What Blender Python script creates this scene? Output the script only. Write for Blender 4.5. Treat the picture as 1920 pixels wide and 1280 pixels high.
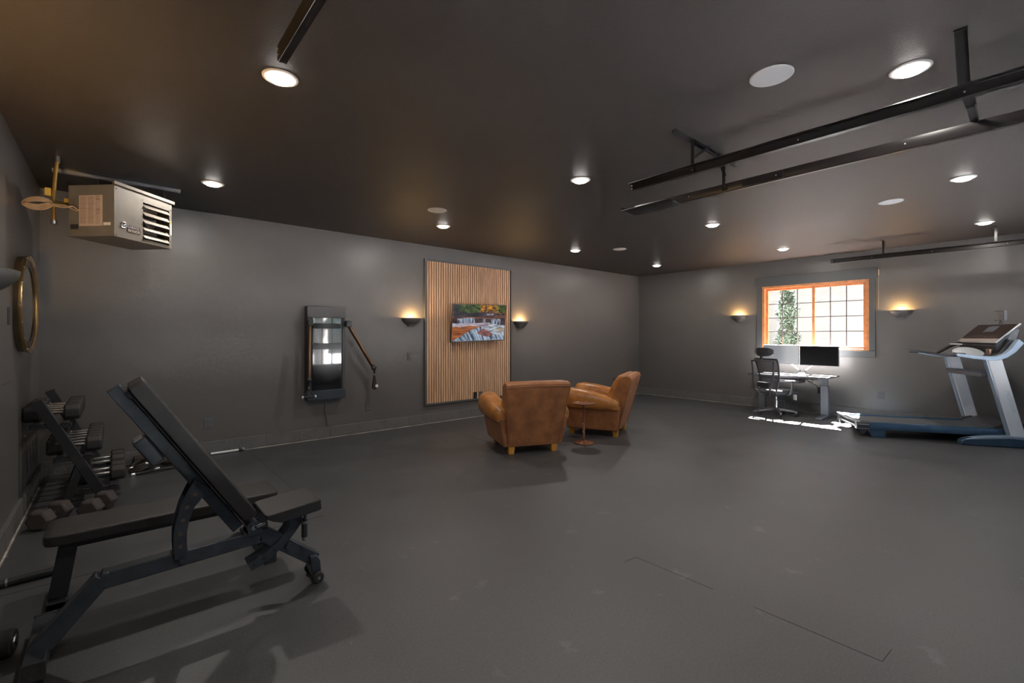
import bpy, bmesh, math, random
from mathutils import Vector, Matrix, Euler, noise
random.seed(7)
sc = bpy.context.scene
for o in list(bpy.data.objects): bpy.data.objects.remove(o)
R = math.radians

# ------------------------------------------------------------------ camera
EYE = 1.42
cam_data = bpy.data.cameras.new('camera'); cam = bpy.data.objects.new('camera', cam_data)
sc.collection.objects.link(cam)
cam.location = (0, 0, EYE); cam.rotation_euler = (R(90), 0, -R(40.93))
cam_data.sensor_width = 36; cam_data.lens = 36*858/1920; cam_data.shift_y = -10/1920
cam_data.clip_start = 0.02; cam_data.clip_end = 200
sc.camera = cam
# ------------------------------------------------------------------ world, sun, exposure
world = bpy.data.worlds.new('world'); sc.world = world; world.use_nodes = True
wn = world.node_tree; wn.nodes.clear()
wo = wn.nodes.new('ShaderNodeOutputWorld'); wb = wn.nodes.new('ShaderNodeBackground')
sky = wn.nodes.new('ShaderNodeTexSky'); sky.sky_type = 'HOSEK_WILKIE'; sky.turbidity = 3.0
sky.sun_direction = Vector((1.69, .27, 2.35)).normalized()
wn.links.new(sky.outputs[0], wb.inputs[0]); wn.links.new(wb.outputs[0], wo.inputs[0])
wb.inputs[1].default_value = 4.0
sd = bpy.data.lights.new('sun', 'SUN'); sd.energy = 460; sd.angle = R(.53); sd.color = (1, .975, .94)
sun = bpy.data.objects.new('sun', sd); sc.collection.objects.link(sun)
sun.rotation_euler = Vector((1.69, .27, 2.35)).to_track_quat('Z', 'Y').to_euler(); sun.location = (14, 4, 8)
LAMP_W = 7.5        # watts of each ceiling downlight
SCONCE_W = 9.0
sc.view_settings.view_transform = 'Standard'; sc.view_settings.look = 'None'
sc.view_settings.gamma = 1; sc.view_settings.use_curve_mapping = False
sc.view_settings.exposure = 1.0
sc.cycles.use_denoising = True
sc.cycles.max_bounces = 10; sc.cycles.diffuse_bounces = 6; sc.cycles.glossy_bounces = 5
sc.cycles.sample_clamp_indirect = 6
sc.cycles.caustics_refractive = False

# ------------------------------------------------------------------ materials
MATS = {}
def mat(name, col, rough=.5, metal=0, spec=.5, bump=0, bscale=200, var=0, vscale=3, emit=None, estr=0, coat=0, trans=0):
    if name in MATS: return MATS[name]
    m = bpy.data.materials.new(name); m.use_nodes = True; nt = m.node_tree; b = nt.nodes['Principled BSDF']
    b.inputs['Base Color'].default_value = (*col, 1); b.inputs['Roughness'].default_value = rough
    b.inputs['Metallic'].default_value = metal; b.inputs['Specular IOR Level'].default_value = spec
    b.inputs['Coat Weight'].default_value = coat; b.inputs['Coat Roughness'].default_value = .15
    b.inputs['Transmission Weight'].default_value = trans
    tc = nt.nodes.new('ShaderNodeTexCoord')
    if var:
        n = nt.nodes.new('ShaderNodeTexNoise'); n.inputs['Scale'].default_value = vscale; n.inputs['Detail'].default_value = 6
        n.inputs['Roughness'].default_value = .6
        nt.links.new(tc.outputs['Object'], n.inputs['Vector'])
        r = nt.nodes.new('ShaderNodeValToRGB'); r.color_ramp.elements[0].position = .3; r.color_ramp.elements[1].position = .7
        r.color_ramp.elements[0].color = (*[c*(1-var) for c in col], 1); r.color_ramp.elements[1].color = (*[min(1, c*(1+var)) for c in col], 1)
        nt.links.new(n.outputs[0], r.inputs[0]); nt.links.new(r.outputs[0], b.inputs['Base Color'])
    if bump:
        n2 = nt.nodes.new('ShaderNodeTexNoise'); n2.inputs['Scale'].default_value = bscale; n2.inputs['Detail'].default_value = 3
        nt.links.new(tc.outputs['Object'], n2.inputs['Vector'])
        bp = nt.nodes.new('ShaderNodeBump'); bp.inputs['Strength'].default_value = bump; bp.inputs['Distance'].default_value = .01
        nt.links.new(n2.outputs[0], bp.inputs['Height']); nt.links.new(bp.outputs[0], b.inputs['Normal'])
    if emit:
        b.inputs['Emission Color'].default_value = (*emit, 1); b.inputs['Emission Strength'].default_value = estr
    MATS[name] = m; return m

wallm = mat('charcoal_wall_paint', (.118, .110, .102), .34, bump=.12, bscale=120, var=.06, vscale=1.3)
ceilm = mat('charcoal_ceiling_paint', (.036, .031, .0285), .55, spec=.3, bump=.15, bscale=90, var=.07, vscale=1.1)
curbm = mat('painted_block', (.125, .12, .115), .5, bump=.5, bscale=60, var=.12, vscale=6)
trimm = mat('trim_paint', (.075, .078, .078), .45, bump=.05)
blackm = mat('black_powdercoat', (.030, .030, .033), .38, spec=.5, bump=.05, bscale=300)
railm = mat('black_enamel_steel', (.012, .010, .010), .30, spec=.35)
steelm = mat('bench_steel', (.062, .070, .082), .32, metal=.35, spec=.6, bump=.06, bscale=260, var=.25, vscale=20)
vinylm = mat('black_vinyl', (.030, .026, .024), .42, bump=.2, bscale=350, var=.15, vscale=20)
rubberm = mat('black_rubber', (.032, .029, .027), .6, bump=.2, bscale=150, var=.2, vscale=15)
greyrub = mat('grey_hex_rubber', (.06, .05, .046), .65, bump=.2, bscale=150)
chrome = mat('chrome', (.88, .87, .86), .22, metal=1)
satin = mat('satin_steel', (.5, .5, .52), .3, metal=1)
galv = mat('galvanised_steel', (.17, .155, .13), .5, metal=.35, bump=.05, bscale=60, var=.1, vscale=9)
galvd = mat('galvanised_side', (.20, .188, .168), .5, metal=.2, var=.1, vscale=9)
alum = mat('louvre_aluminium', (.62, .56, .48), .3, metal=.7)
brass = mat('brass', (.75, .50, .22), .26, metal=1, var=.15, vscale=8)
bronze = mat('antique_brass_drum', (.15, .11, .07), .35, metal=.8, var=.3, vscale=6)
mirrorm = mat('mirror_glass', (.75, .76, .76), .02, metal=1)
whitem = mat('white_plastic', (.78, .78, .78), .4)
fabricw = mat('speaker_cloth', (.86, .86, .86), .8, bump=.2, bscale=500)
paperm = mat('paper', (.55, .46, .40), .7)
inkm = mat('ink', (.10, .07, .06), .7)
leather = mat('tan_leather', (.44, .175, .040), .33, spec=.55, bump=.25, bscale=60, var=.38, vscale=7)
leatherb = mat('deep_tan_leather', (.33, .130, .048), .42, spec=.5, bump=.3, bscale=50, var=.35, vscale=6)  # deeper tan for the back, base and side panels
pipingm = mat('leather_piping', (.30, .13, .06), .45)
stitchm = mat('light_stitching', (.42, .30, .22), .6)
legwood = mat('amber_wood', (.60, .27, .035), .4, var=.15, vscale=20)
walnut = mat('reddish_walnut', (.20, .075, .035), .3, var=.3, vscale=25, coat=.4)
orangew = mat('orange_stained_wood', (.52, .20, .07), .38, var=.25, vscale=12, coat=.3)
muntm = mat('dark_muntin', (.08, .07, .07), .5)
silverp = mat('silver_plastic', (.50, .52, .54), .32, metal=.35)
whitepc = mat('white_powdercoat', (.86, .87, .88), .3)
bluem = mat('blue_cast_metal', (.045, .088, .140), .33, metal=.3, var=.15, vscale=10)  # slate tone with the blue cast of daylight put into the colour
lightblue = mat('pale_blue_grey_plastic', (.30, .38, .47), .3, metal=.2)
darkgp = mat('dark_grey_plastic', (.05, .05, .055), .42)
midgp = mat('mid_grey_plastic', (.05, .05, .055), .4)
consolem = mat('console_panel', (.022, .012, .010), .4)
desktopm = mat('glossy_desk_top', (.10, .10, .105), .22, spec=.7)
deskleg = mat('grey_metal_desk', (.17, .18, .20), .38, metal=.4)
screenb = mat('black_screen', (.0012, .0012, .0014), .5, spec=.12)
glossb = mat('black_glass', (.004, .004, .005), .03, spec=.9, coat=.6)
beltm = mat('treadmill_belt', (.10, .105, .112), .55, bump=.15, bscale=250)
gold = mat('yellow_pipe', (.22, .13, .02), .45, metal=.3)
cordm = mat('beige_cord', (.36, .25, .15), .6)
copper = mat('bronze_tube', (.17, .10, .06), .3, metal=.9)
yell = mat('yellow_tape', (.48, .30, .04), .6)
ivorym = mat('ivory', (.75, .62, .45), .5)

def wood_panel():
    m = bpy.data.materials.new('oak_slat'); m.use_nodes = True; nt = m.node_tree; b = nt.nodes['Principled BSDF']
    tc = nt.nodes.new('ShaderNodeTexCoord'); mp = nt.nodes.new('ShaderNodeMapping'); mp.inputs['Scale'].default_value = (26, 26, 1.1)
    n = nt.nodes.new('ShaderNodeTexNoise'); n.inputs['Scale'].default_value = 1.6; n.inputs['Detail'].default_value = 8; n.inputs['Roughness'].default_value = .65
    r = nt.nodes.new('ShaderNodeValToRGB'); e = r.color_ramp.elements
    e[0].position = .28; e[0].color = (.48, .25, .125, 1); e[1].position = .72; e[1].color = (.90, .62, .40, 1)
    nt.links.new(tc.outputs['Object'], mp.inputs[0]); nt.links.new(mp.outputs[0], n.inputs['Vector'])
    nt.links.new(n.outputs[0], r.inputs[0]); nt.links.new(r.outputs[0], b.inputs['Base Color']); b.inputs['Roughness'].default_value = .5
    return m
oak = wood_panel()

def floor_mat():
    m = bpy.data.materials.new('black_rubber_flooring'); m.use_nodes = True; nt = m.node_tree; b = nt.nodes['Principled BSDF']
    L = nt.links.new
    tc = nt.nodes.new('ShaderNodeTexCoord')
    def nz(scale, detail, rough=.6, vec=None):
        n = nt.nodes.new('ShaderNodeTexNoise'); n.inputs['Scale'].default_value = scale; n.inputs['Detail'].default_value = detail
        n.inputs['Roughness'].default_value = rough; L(vec or tc.outputs['Object'], n.inputs['Vector']); return n
    def ramp(src, p0, c0, p1, c1):
        r = nt.nodes.new('ShaderNodeValToRGB'); e = r.color_ramp.elements
        e[0].position = p0; e[0].color = (*c0, 1); e[1].position = p1; e[1].color = (*c1, 1); L(src, r.inputs[0]); return r
    def mix(kind, f, a, c):
        x = nt.nodes.new('ShaderNodeMix'); x.data_type = 'RGBA'; x.blend_type = kind
        if isinstance(f, float): x.inputs[0].default_value = f
        else: L(f, x.inputs[0])
        L(a, x.inputs[6]); L(c, x.inputs[7]); return x.outputs[2]
    fine = ramp(nz(110, 4, .7).outputs[0], .3, (.025, .025, .0265), .72, (.080, .080, .083))
    blot = ramp(nz(1.1, 6, .7).outputs[0], .3, (.72, .72, .72), .75, (1.26, 1.26, 1.26))
    c = mix('MULTIPLY', 1.0, fine.outputs[0], blot.outputs[0])
    chalk = ramp(nz(4.6, 6, .6).outputs[0], .63, (0, 0, 0), .80, (.085, .084, .086))      # chalky shoe marks
    c = mix('ADD', 1.0, c, chalk.outputs[0])
    speck = ramp(nz(48, 2, .5).outputs[0], .76, (0, 0, 0), .80, (.16, .16, .16))
    c = mix('ADD', 1.0, c, speck.outputs[0])
    L(c, b.inputs['Base Color'])
    rr = ramp(nz(2.2, 5).outputs[0], .3, (.42, .42, .42), .7, (.50, .50, .50)); L(rr.outputs[0], b.inputs['Roughness'])
    b.inputs['Specular IOR Level'].default_value = 1.0
    bp = nt.nodes.new('ShaderNodeBump'); bp.inputs['Strength'].default_value = .30; bp.inputs['Distance'].default_value = .004
    L(nz(220, 3).outputs[0], bp.inputs['Height']); L(bp.outputs[0], b.inputs['Normal'])
    return m
floorm = floor_mat()

def glass_mat(name, tint=(1, 1, 1), mixf=.06):
    m = bpy.data.materials.new(name); m.use_nodes = True; nt = m.node_tree; nt.nodes.clear()
    o = nt.nodes.new('ShaderNodeOutputMaterial'); t = nt.nodes.new('ShaderNodeBsdfTransparent'); g = nt.nodes.new('ShaderNodeBsdfGlossy')
    g.inputs['Roughness'].default_value = .02; t.inputs[0].default_value = (*tint, 1)
    x = nt.nodes.new('ShaderNodeMixShader'); x.inputs[0].default_value = mixf
    nt.links.new(t.outputs[0], x.inputs[1]); nt.links.new(g.outputs[0], x.inputs[2]); nt.links.new(x.outputs[0], o.inputs[0])
    return m
glassm = glass_mat('window_glass')

# ------------------------------------------------------------------ mesh helpers
class MB:
    def __init__(s): s.bm = bmesh.new()
    def box(s, x0, x1, y0, y1, z0, z1, M=None):
        vs = [s.bm.verts.new(p) for p in [(x, y, z) for x in (x0, x1) for y in (y0, y1) for z in (z0, z1)]]
        for f in ((0, 1, 3, 2), (4, 6, 7, 5), (0, 4, 5, 1), (2, 3, 7, 6), (0, 2, 6, 4), (1, 5, 7, 3)): s.bm.faces.new([vs[i] for i in f])
        if M is not None:
            for v in vs: v.co = M @ v.co
        return s
    def bar(s, p0, p1, w, h, up=(0, 0, 1)):            # box beam between two points
        p0, p1 = Vector(p0), Vector(p1); d = p1-p0; L = d.length; d.normalize()
        u = Vector(up); sx = d.cross(u)
        if sx.length < 1e-4: sx = d.cross(Vector((0, 1, 0)))
        sx.normalize(); sz = sx.cross(d).normalized()
        M = Matrix((sx, d, sz)).transposed().to_4x4(); M.translation = p0
        return s.box(-w/2, w/2, 0, L, -h/2, h/2, M)
    def loft(s, rings, caps=True, close=False):
        V = [[s.bm.verts.new(p) for p in r] for r in rings]; n = len(V[0])
        rr = list(zip(V, V[1:])) + ([(V[-1], V[0])] if close else [])
        for a, b in rr:
            for i in range(n):
                j = (i+1) % n; s.bm.faces.new((a[i], a[j], b[j], b[i]))
        if caps and not close:
            s.bm.faces.new(V[0][::-1]); s.bm.faces.new(V[-1])
        return s
    def prism(s, pts, a0, a1, plane='xz', M=None):      # polygon extruded along the third axis
        def P(p, a):
            v = {'xz': (p[0], a, p[1]), 'yz': (a, p[0], p[1]), 'xy': (p[0], p[1], a)}[plane]
            return M @ Vector(v) if M is not None else v
        return s.loft([[P(p, a0) for p in pts], [P(p, a1) for p in pts]])
    def tube(s, pts, r, n=10, close=False, caps=True):
        pts = [Vector(p) for p in pts]; rings = []; prev = None; N = len(pts)
        for i, p in enumerate(pts):
            if close: d = pts[(i+1) % N]-pts[i-1]
            else: d = pts[min(i+1, N-1)]-pts[max(i-1, 0)]
            d.normalize()
            if prev is None:
                u = d.cross(Vector((0, 0, 1)));
                if u.length < 1e-3: u = d.cross(Vector((1, 0, 0)))
            else: u = prev-d*prev.dot(d)
            u.normalize(); prev = u; w = d.cross(u); rr = r[i] if isinstance(r, (list, tuple)) else r
            rings.append([p+u*rr*math.cos(2*math.pi*k/n)+w*rr*math.sin(2*math.pi*k/n) for k in range(n)])
        return s.loft(rings, caps=caps, close=close)
    def cyl(s, p0, p1, r, r1=None, n=24): return s.tube([p0, p1], [r, r if r1 is None else r1], n)
    def lathe(s, prof, c=(0, 0, 0), axis='z', n=32):    # prof: (radius, height)
        c = Vector(c); rings = []
        for r, h in prof:
            ring = []
            for k in range(n):
                a = 2*math.pi*k/n; x, y = max(r, 1e-5)*math.cos(a), max(r, 1e-5)*math.sin(a)
                ring.append(c+Vector({'z': (x, y, h), 'x': (h, x, y), 'y': (y, h, x)}[axis]))
            rings.append(ring)
        return s.loft(rings)
    def torus(s, c, Rr, r, axis='x', n=48, m=12):
        c = Vector(c); pts = []
        for k in range(n):
            a = 2*math.pi*k/n; x, y = Rr*math.cos(a), Rr*math.sin(a)
            pts.append(c+Vector({'z': (x, y, 0), 'x': (0, x, y), 'y': (x, 0, y)}[axis]))
        return s.tube(pts, r, m, close=True)
    def ball(s, c, r, n=12):
        return s.lathe([(r*math.sin(math.pi*i/n), -r*math.cos(math.pi*i/n)) for i in range(n+1)], c, 'z', 2*n)
    def islands(s):
        s.bm.verts.index_update(); seen = set(); out = []
        for v in s.bm.verts:
            if v.index in seen: continue
            st_ = [v]; seen.add(v.index); comp = []
            while st_:
                q = st_.pop(); comp.append(q)
                for e in q.link_edges:
                    w_ = e.other_vert(q)
                    if w_.index not in seen: seen.add(w_.index); st_.append(w_)
            out.append(comp)
        return out
    def build(s, name, m, parent=None, **kw):           # names in SPLIT become one object per separate piece
        if name not in SPLIT: return s.build1(name, m, parent, **kw)
        res = []
        for comp in s.islands():
            n = MB(); mp = {v: n.bm.verts.new(v.co) for v in comp}
            for f in {f for v in comp for f in v.link_faces}: n.bm.faces.new([mp[v] for v in f.verts])
            res.append(n.build1(name, m, parent, **kw))
        s.bm.free(); return res[0]
    def build1(s, name, m, parent=None, bevel=0, smooth=True, world=True, seg=2, angle=38, loc=None, sub=0):
        if parent is not None and world:
            s.bm.transform(parent['_m'].inverted() if False else ROOTM[parent.name].inverted())
        if loc is not None: s.bm.transform(Matrix.Translation(-Vector(loc)))
        bmesh.ops.recalc_face_normals(s.bm, faces=s.bm.faces)
        me = bpy.data.meshes.new(name); s.bm.to_mesh(me); s.bm.free()
        if smooth:
            me.shade_smooth(); me.set_sharp_from_angle(angle=R(angle))
        o = bpy.data.objects.new(name, me); sc.collection.objects.link(o); me.materials.append(m)
        if parent is not None:
            o.parent = parent; ROOTM[o.name] = ROOTM[parent.name] if world else Matrix()
        else: ROOTM[o.name] = Matrix.Translation(loc) if loc is not None else Matrix()
        if loc is not None: o.location = loc
        if bevel:
            b = o.modifiers.new('bevel', 'BEVEL'); b.width = bevel; b.segments = seg; b.limit_method = 'ANGLE'; b.angle_limit = R(35)
        if sub:
            b = o.modifiers.new('subdivision', 'SUBSURF'); b.levels = sub; b.render_levels = sub
        return o
ROOTM = {}
SPLIT = {'end_cap', 'pipe_cap', 'pin_hole', 'hinge_plate', 'bolt', 'screw', 'rivet', 'grip_end', 'grip_ring', 'arm_track', 'valve_handle', 'hanger_rod', 'collar', 'bar_end', 'rail', 'slot', 'tray_recess', 'chrome_line'}
def thing(name, label, cat, loc=(0, 0, 0), rz=0, group=None, kind=None):
    o = bpy.data.objects.new(name, None); sc.collection.objects.link(o); o.location = loc; o.rotation_euler = (0, 0, rz)
    o.empty_display_size = .1
    ROOTM[o.name] = Matrix.Translation(loc) @ Matrix.Rotation(rz, 4, 'Z'); tag(o, label, cat, group, kind); return o
def tag(o, label=None, cat=None, group=None, kind=None):
    if label: o['label'] = label
    if cat: o['category'] = cat
    if group: o['group'] = group
    if kind: o['kind'] = kind
    return o
def struct(o, label=None):
    o['kind'] = 'structure'
    if label: o['label'] = label
    return o
def dup(root, loc=None, rz=None, label=None):
    r = root.copy(); sc.collection.objects.link(r)
    if loc is not None: r.location = loc
    if rz is not None: r.rotation_euler = (0, 0, rz)
    if label: r['label'] = label
    def rec(a, b):
        for ch in a.children:
            c = ch.copy(); sc.collection.objects.link(c); c.parent = b; rec(ch, c)
    rec(root, r); return r
def text(name, body, size, m, parent, M, ext=.0006, world=True):
    cu = bpy.data.curves.new(name, 'FONT'); cu.body = body; cu.size = size; cu.extrude = ext; cu.align_x = 'CENTER'; cu.align_y = 'CENTER'
    t = bpy.data.objects.new(name+'_c', cu); sc.collection.objects.link(t); bpy.context.view_layer.update()
    me = bpy.data.meshes.new_from_object(t.evaluated_get(bpy.context.evaluated_depsgraph_get())); bpy.data.objects.remove(t)
    me.transform(M)
    if world: me.transform(ROOTM[parent.name].inverted())
    me.materials.clear(); me.materials.append(m)
    o = bpy.data.objects.new(name, me); sc.collection.objects.link(o); o.parent = parent; return o

# ------------------------------------------------------------------ room shell
LX, RX, FY, BY, H = -.57, 9.85, -.84, 6.535, 2.90
T = .18
struct(MB().box(LX-T, RX+T, FY-T, BY+T, -.15, 0).build('floor', floorm, smooth=False), 'black rubber floor with chalky marks')
struct(MB().box(LX-T, RX+T, FY-T, BY+T, H, H+.15).build('ceiling', ceilm, smooth=False), 'charcoal painted ceiling')
struct(MB().box(LX-T, RX+T, BY, BY+T, 0, H).build('wall_back', wallm, smooth=False), 'charcoal wall behind the television panel')
struct(MB().box(LX-T, LX, FY, BY, 0, H).build('wall_left', wallm, smooth=False), 'charcoal wall with the round mirror')
WY0, WY1, WZ0, WZ1 = 1.93, 3.66, 1.165, 2.41
struct(MB().box(RX, RX+T, FY, WY0, 0, H).box(RX, RX+T, WY1, BY, 0, H).box(RX, RX+T, WY0, WY1, 0, WZ0).box(RX, RX+T, WY0, WY1, WZ1, H)
       .build('wall_right', wallm, smooth=False), 'charcoal wall with the window')
D = [(.62, 3.18), (3.90, 8.90)]; DH = 2.32
fw = MB()
for a, b in ((LX-T, D[0][0]), (D[0][1], D[1][0]), (D[1][1], RX+T)): fw.box(a, b, FY-T, FY, 0, H)
for a, b in D: fw.box(a, b, FY-T, FY, DH, H)
struct(fw.build('wall_front', wallm, smooth=False), 'charcoal wall with the garage doors')
# floor seams: the fine cut lines between rubber sheets
seamm = mat('seam_gap', (.006, .006, .006), .9)
sm = MB()
for a, b in (((2.53, 1.70), (2.535, 1.20)), ((2.53, .98), (2.53, .45)), ((2.53, .45), (2.66, .44)), ((2.53, 1.70), (2.42, 1.71)),
             ((1.25, 6.4), (1.25, 3.9)), ((3.79, 6.4), (3.79, 4.6)), ((6.35, 6.4), (6.35, 5.0)), ((-.55, 3.72), (1.25, 3.72))):
    sm.bar((*a, .0005), (*b, .0005), .0018, .001)
struct(sm.build('trim_1', seamm, smooth=False), 'fine seams between the rubber sheets')
# block curbs along the walls
def curb(name, a, b, nrm, top, off=0):
    a, b, nrm = Vector((*a, 0)), Vector((*b, 0)), Vector((*nrm, 0)); d = (b-a); L = d.length; d.normalize(); m = MB(); x = 0; i = 0
    while x < L-.01:
        w = min(.406, L-x); p = a+d*(x+.0018); q = a+d*(x+w-.0018); t = .026+.002*(i % 2)
        m.bar(p+nrm*t/2+Vector((0, 0, top/2+.006)), q+nrm*t/2+Vector((0, 0, top/2+.006)), t, top-.012); x += w; i += 1
    m.bar(a+nrm*.012+Vector((0, 0, top/2)), b+nrm*.012+Vector((0, 0, top/2)), .022, top-.002)
    return struct(m.build(name, curbm, bevel=.003, smooth=True))
curb('baseboard_back', (LX, BY), (RX, BY), (0, -1), .155)
curb('baseboard_right', (RX, FY), (RX, BY), (-1, 0), .165)
curb('baseboard_left', (LX, FY), (LX, BY), (1, 0), .155)
lightgap = mat('bare_slab_edge', (.42, .38, .33), .7, var=.5, vscale=7)
struct(MB().box(.62, RX-.03, BY-.037, BY-.027, 0, .007).build('trim_2', lightgap), 'pale bare strip along the back wall foot')
struct(MB().box(RX-.037, RX-.027, FY, BY-.03, 0, .007).build('trim_3', lightgap), 'pale bare strip along the window wall foot')
struct(MB().box(LX+.027, LX+.037, 1.6, BY-.4, 0, .008).build('trim_4', lightgap), 'pale bare strip along the mirror wall foot')

# ------------------------------------------------------------------ window wall
cas = MB()
cas.box(RX-.022, RX, 1.815, 3.80, 2.41, 2.60).box(RX-.018, RX, WY1, 3.765, 1.06, 2.41).box(RX-.018, RX, 1.845, WY0, 1.06, 2.41)
cas.box(RX-.03, RX, 1.84, 3.77, 1.055, WZ0)
struct(cas.build('trim_5', trimm, bevel=.003), 'dark painted casing round the window')
w = bpy.data.objects.new('window_1', None); sc.collection.objects.link(w); w.location = (RX, 2.79, WZ0); ROOTM['window_1'] = Matrix.Translation(w.location)
struct(w, 'orange wood window with a grid of small panes')
f = MB(); X0, X1 = RX-.012, RX+.12
f.box(X0, X1, WY0, WY0+.045, WZ0, WZ1).box(X0, X1, WY1-.045, WY1, WZ0, WZ1).box(X0, X1, WY0+.045, WY1-.045, WZ0, WZ0+.03).box(X0, X1, WY0+.045, WY1-.045, WZ1-.045, WZ1)
f.build('window_frame', orangew, w, bevel=.003)
MID = 2.775
def sash(y0, y1, x, nm):
    z0, z1 = WZ0+.03, WZ1-.045; t = .042
    m = MB().box(x, x+.035, y0, y0+t, z0, z1).box(x, x+.035, y1-t, y1, z0, z1).box(x, x+.035, y0+t, y1-t, z0, z0+t).box(x, x+.035, y0+t, y1-t, z1-t, z1)
    s_ = m.build('sash', orangew, w, bevel=.003)
    g = MB()
    gy0, gy1, gz0, gz1 = y0+t, y1-t, z0+t, z1-t
    for k in (1, 2): yy = gy0+(gy1-gy0)*k/3; g.box(x+.006, x+.022, yy-.007, yy+.007, gz0, gz1)
    for k in (1, 2, 3): zz = gz0+(gz1-gz0)*k/4; g.box(x+.006, x+.022, gy0, gy1, zz-.007, zz+.007)
    g.build('muntins', muntm, s_)
    MB().box(x+.013, x+.016, gy0, gy1, gz0, gz1).build('pane', glassm, s_, smooth=False)
sash(MID-.02, WY1-.045, RX+.06, 'a'); sash(WY0+.045, MID+.02, RX+.02, 'b')
c = thing('blind_cord', 'thin cord with an ivory pull hanging right of the window casing', 'cord', (RX-.012, 1.80, 2.5))
MB().cyl((RX-.012, 1.80, 2.46), (RX-.012, 1.80, 2.56), .006).build('cord_pull', ivorym, c)
MB().cyl((RX-.008, 1.802, 1.88), (RX-.008, 1.802, 2.46), .0015, n=8).build('string', ivorym, c)

# ------------------------------------------------------------------ garage doors behind the camera
doorm = mat('dark_garage_door', (.045, .047, .05), .45)
def gdoor(idx, a, b, groups):
    r = bpy.data.objects.new('door_%d' % idx, None); sc.collection.objects.link(r); r.location = ((a+b)/2, FY-.1, 0)
    ROOTM[r.name] = Matrix.Translation(r.location); struct(r, 'dark sectional garage door with three rows of panes')
    rows = [(.60, 1.03), (1.22, 1.64), (1.80, 2.14)]; z = 0; m = MB(); Y0, Y1 = FY-.13, FY-.085
    for (z0, z1) in rows+[(DH, DH)]:
        m.box(a, b, Y0, Y1, z, z0)
        if z0 < DH:
            x = a
            for gx in groups: m.box(x, gx-.43, Y0, Y1, z0, z1); x = gx+.43
            m.box(x, b, Y0, Y1, z0, z1)
        z = z1
    m.build('door_panel', doorm, r, smooth=False)
    mm = MB(); g = MB()
    for (z0, z1) in rows:
        for gx in groups:
            for k in (-1, 1): mm.box(gx+k*.143-.012, gx+k*.143+.012, Y0, Y1, z0, z1)
            g.box(gx-.43, gx+.43, FY-.11, FY-.106, z0, z1)
    mm.build('muntins', doorm, r, smooth=False); g.build('pane', glassm, r, smooth=False)
gdoor(1, *D[0], [1.25, 2.45]); gdoor(2, *D[1], [4.72, 5.82, 6.92, 8.02])
# daylight portals help the renderer find the openings
def portal(loc, rot, sx, sy):
    l = bpy.data.lights.new('daylight_portal', 'AREA'); l.shape = 'RECTANGLE'; l.size = sx; l.size_y = sy; l.cycles.is_portal = True
    o = bpy.data.objects.new('daylight_portal', l); sc.collection.objects.link(o); o.location = loc; o.rotation_euler = rot
portal((RX+T+.01, (WY0+WY1)/2, (WZ0+WZ1)/2), (0, R(90), 0), WZ1-WZ0, WY1-WY0)
for a, b in D: portal(((a+b)/2, FY-T-.01, 1.37), (R(90), 0, 0), b-a-.6, 1.6)

# ------------------------------------------------------------------ ceiling: downlights, speakers
lensm = mat('lamp_lens', (.9, .9, .9), .5, emit=(1, .95, .9), estr=24)
trimw = mat('lamp_trim', (.80, .79, .77), .45)
XS, YS = (.715, 3.33, 6.0, 8.56), (.47, 2.85, 5.25)
LBL = {(0, 1): 'nearest ceiling downlight, below the end of the short left door track', (0, 2): 'ceiling downlight just right of the hanging heater',
       (1, 2): 'ceiling downlight in front of the wood panel, beside a white speaker', (1, 1): 'ceiling downlight in the middle of the room, left of the end of the long track',
       (1, 0): 'large ceiling downlight above the long black door track at upper right', (2, 0): 'ceiling downlight at right between the long tracks and the window wall track',
       (2, 1): 'ceiling downlight under the double tracks, between them and the window', (2, 2): 'ceiling downlight over the back right part of the television wall',
       (3, 2): 'farthest small downlight, near the corner of the two walls', (3, 1): 'ceiling downlight above and left of the window',
       (3, 0): 'ceiling downlight beside the window wall track hanger, at the right edge', (0, 0): 'ceiling downlight straight above the photographer'}
def downlight():
    t = thing('downlight', 'x', 'ceiling light', (0, 0, H), group='round recessed downlights')
    MB().lathe([(.064, -.001), (.0645, -.006), (.088, -.007), (.094, -.004), (.095, 0), (.064, 0)], (0, 0, 0), n=48).build('trim_ring', trimw, t, world=False)
    MB().lathe([(.066, -.002), (.064, -.012), (.055, -.020), (.035, -.025), (.015, -.027), (0, -.0275)], (0, 0, 0), n=40).build('lens', lensm, t, world=False)
    return t
d0 = downlight(); first = True
ld = bpy.data.lights.new('downlight_glow', 'AREA'); ld.shape = 'DISK'; ld.size = .11; ld.energy = LAMP_W; ld.color = (1, .93, .86)
for i, x in enumerate(XS):
    for j, y in enumerate(YS):
        if first: o = d0; o.location = (x, y, H); first = False
        else: o = dup(d0, (x, y, H))
        o['label'] = LBL[(i, j)]
        l = bpy.data.objects.new('downlight_glow', ld); sc.collection.objects.link(l); l.location = (x, y, H-.030)
def speaker():
    t = thing('ceiling_speaker', 'x', 'speaker', (0, 0, H), group='round white ceiling speakers')
    MB().lathe([(.112, 0), (.112, -.004), (.106, -.006), (.104, -.003), (.104, 0)], n=56).build('bezel', trimw, t, world=False)
    MB().lathe([(.104, -.001), (.1035, -.0045), (0, -.005)], n=48).build('grille', fabricw, t, world=False)
    return t
s0 = speaker(); first = True
for (x, y, lb) in ((2.82, 1.0, 'largest round white ceiling speaker, left of the long door tracks'), (2.86, 4.64, 'round white ceiling speaker in front of the wood panel'),
                   (6.48, 4.68, 'smallest round white ceiling speaker, towards the far corner'), (6.45, 1.075, 'round white ceiling speaker between the tracks and the window wall')):
    o = s0 if first else dup(s0); first = False; o.location = (x, y, H); o['label'] = lb

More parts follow.
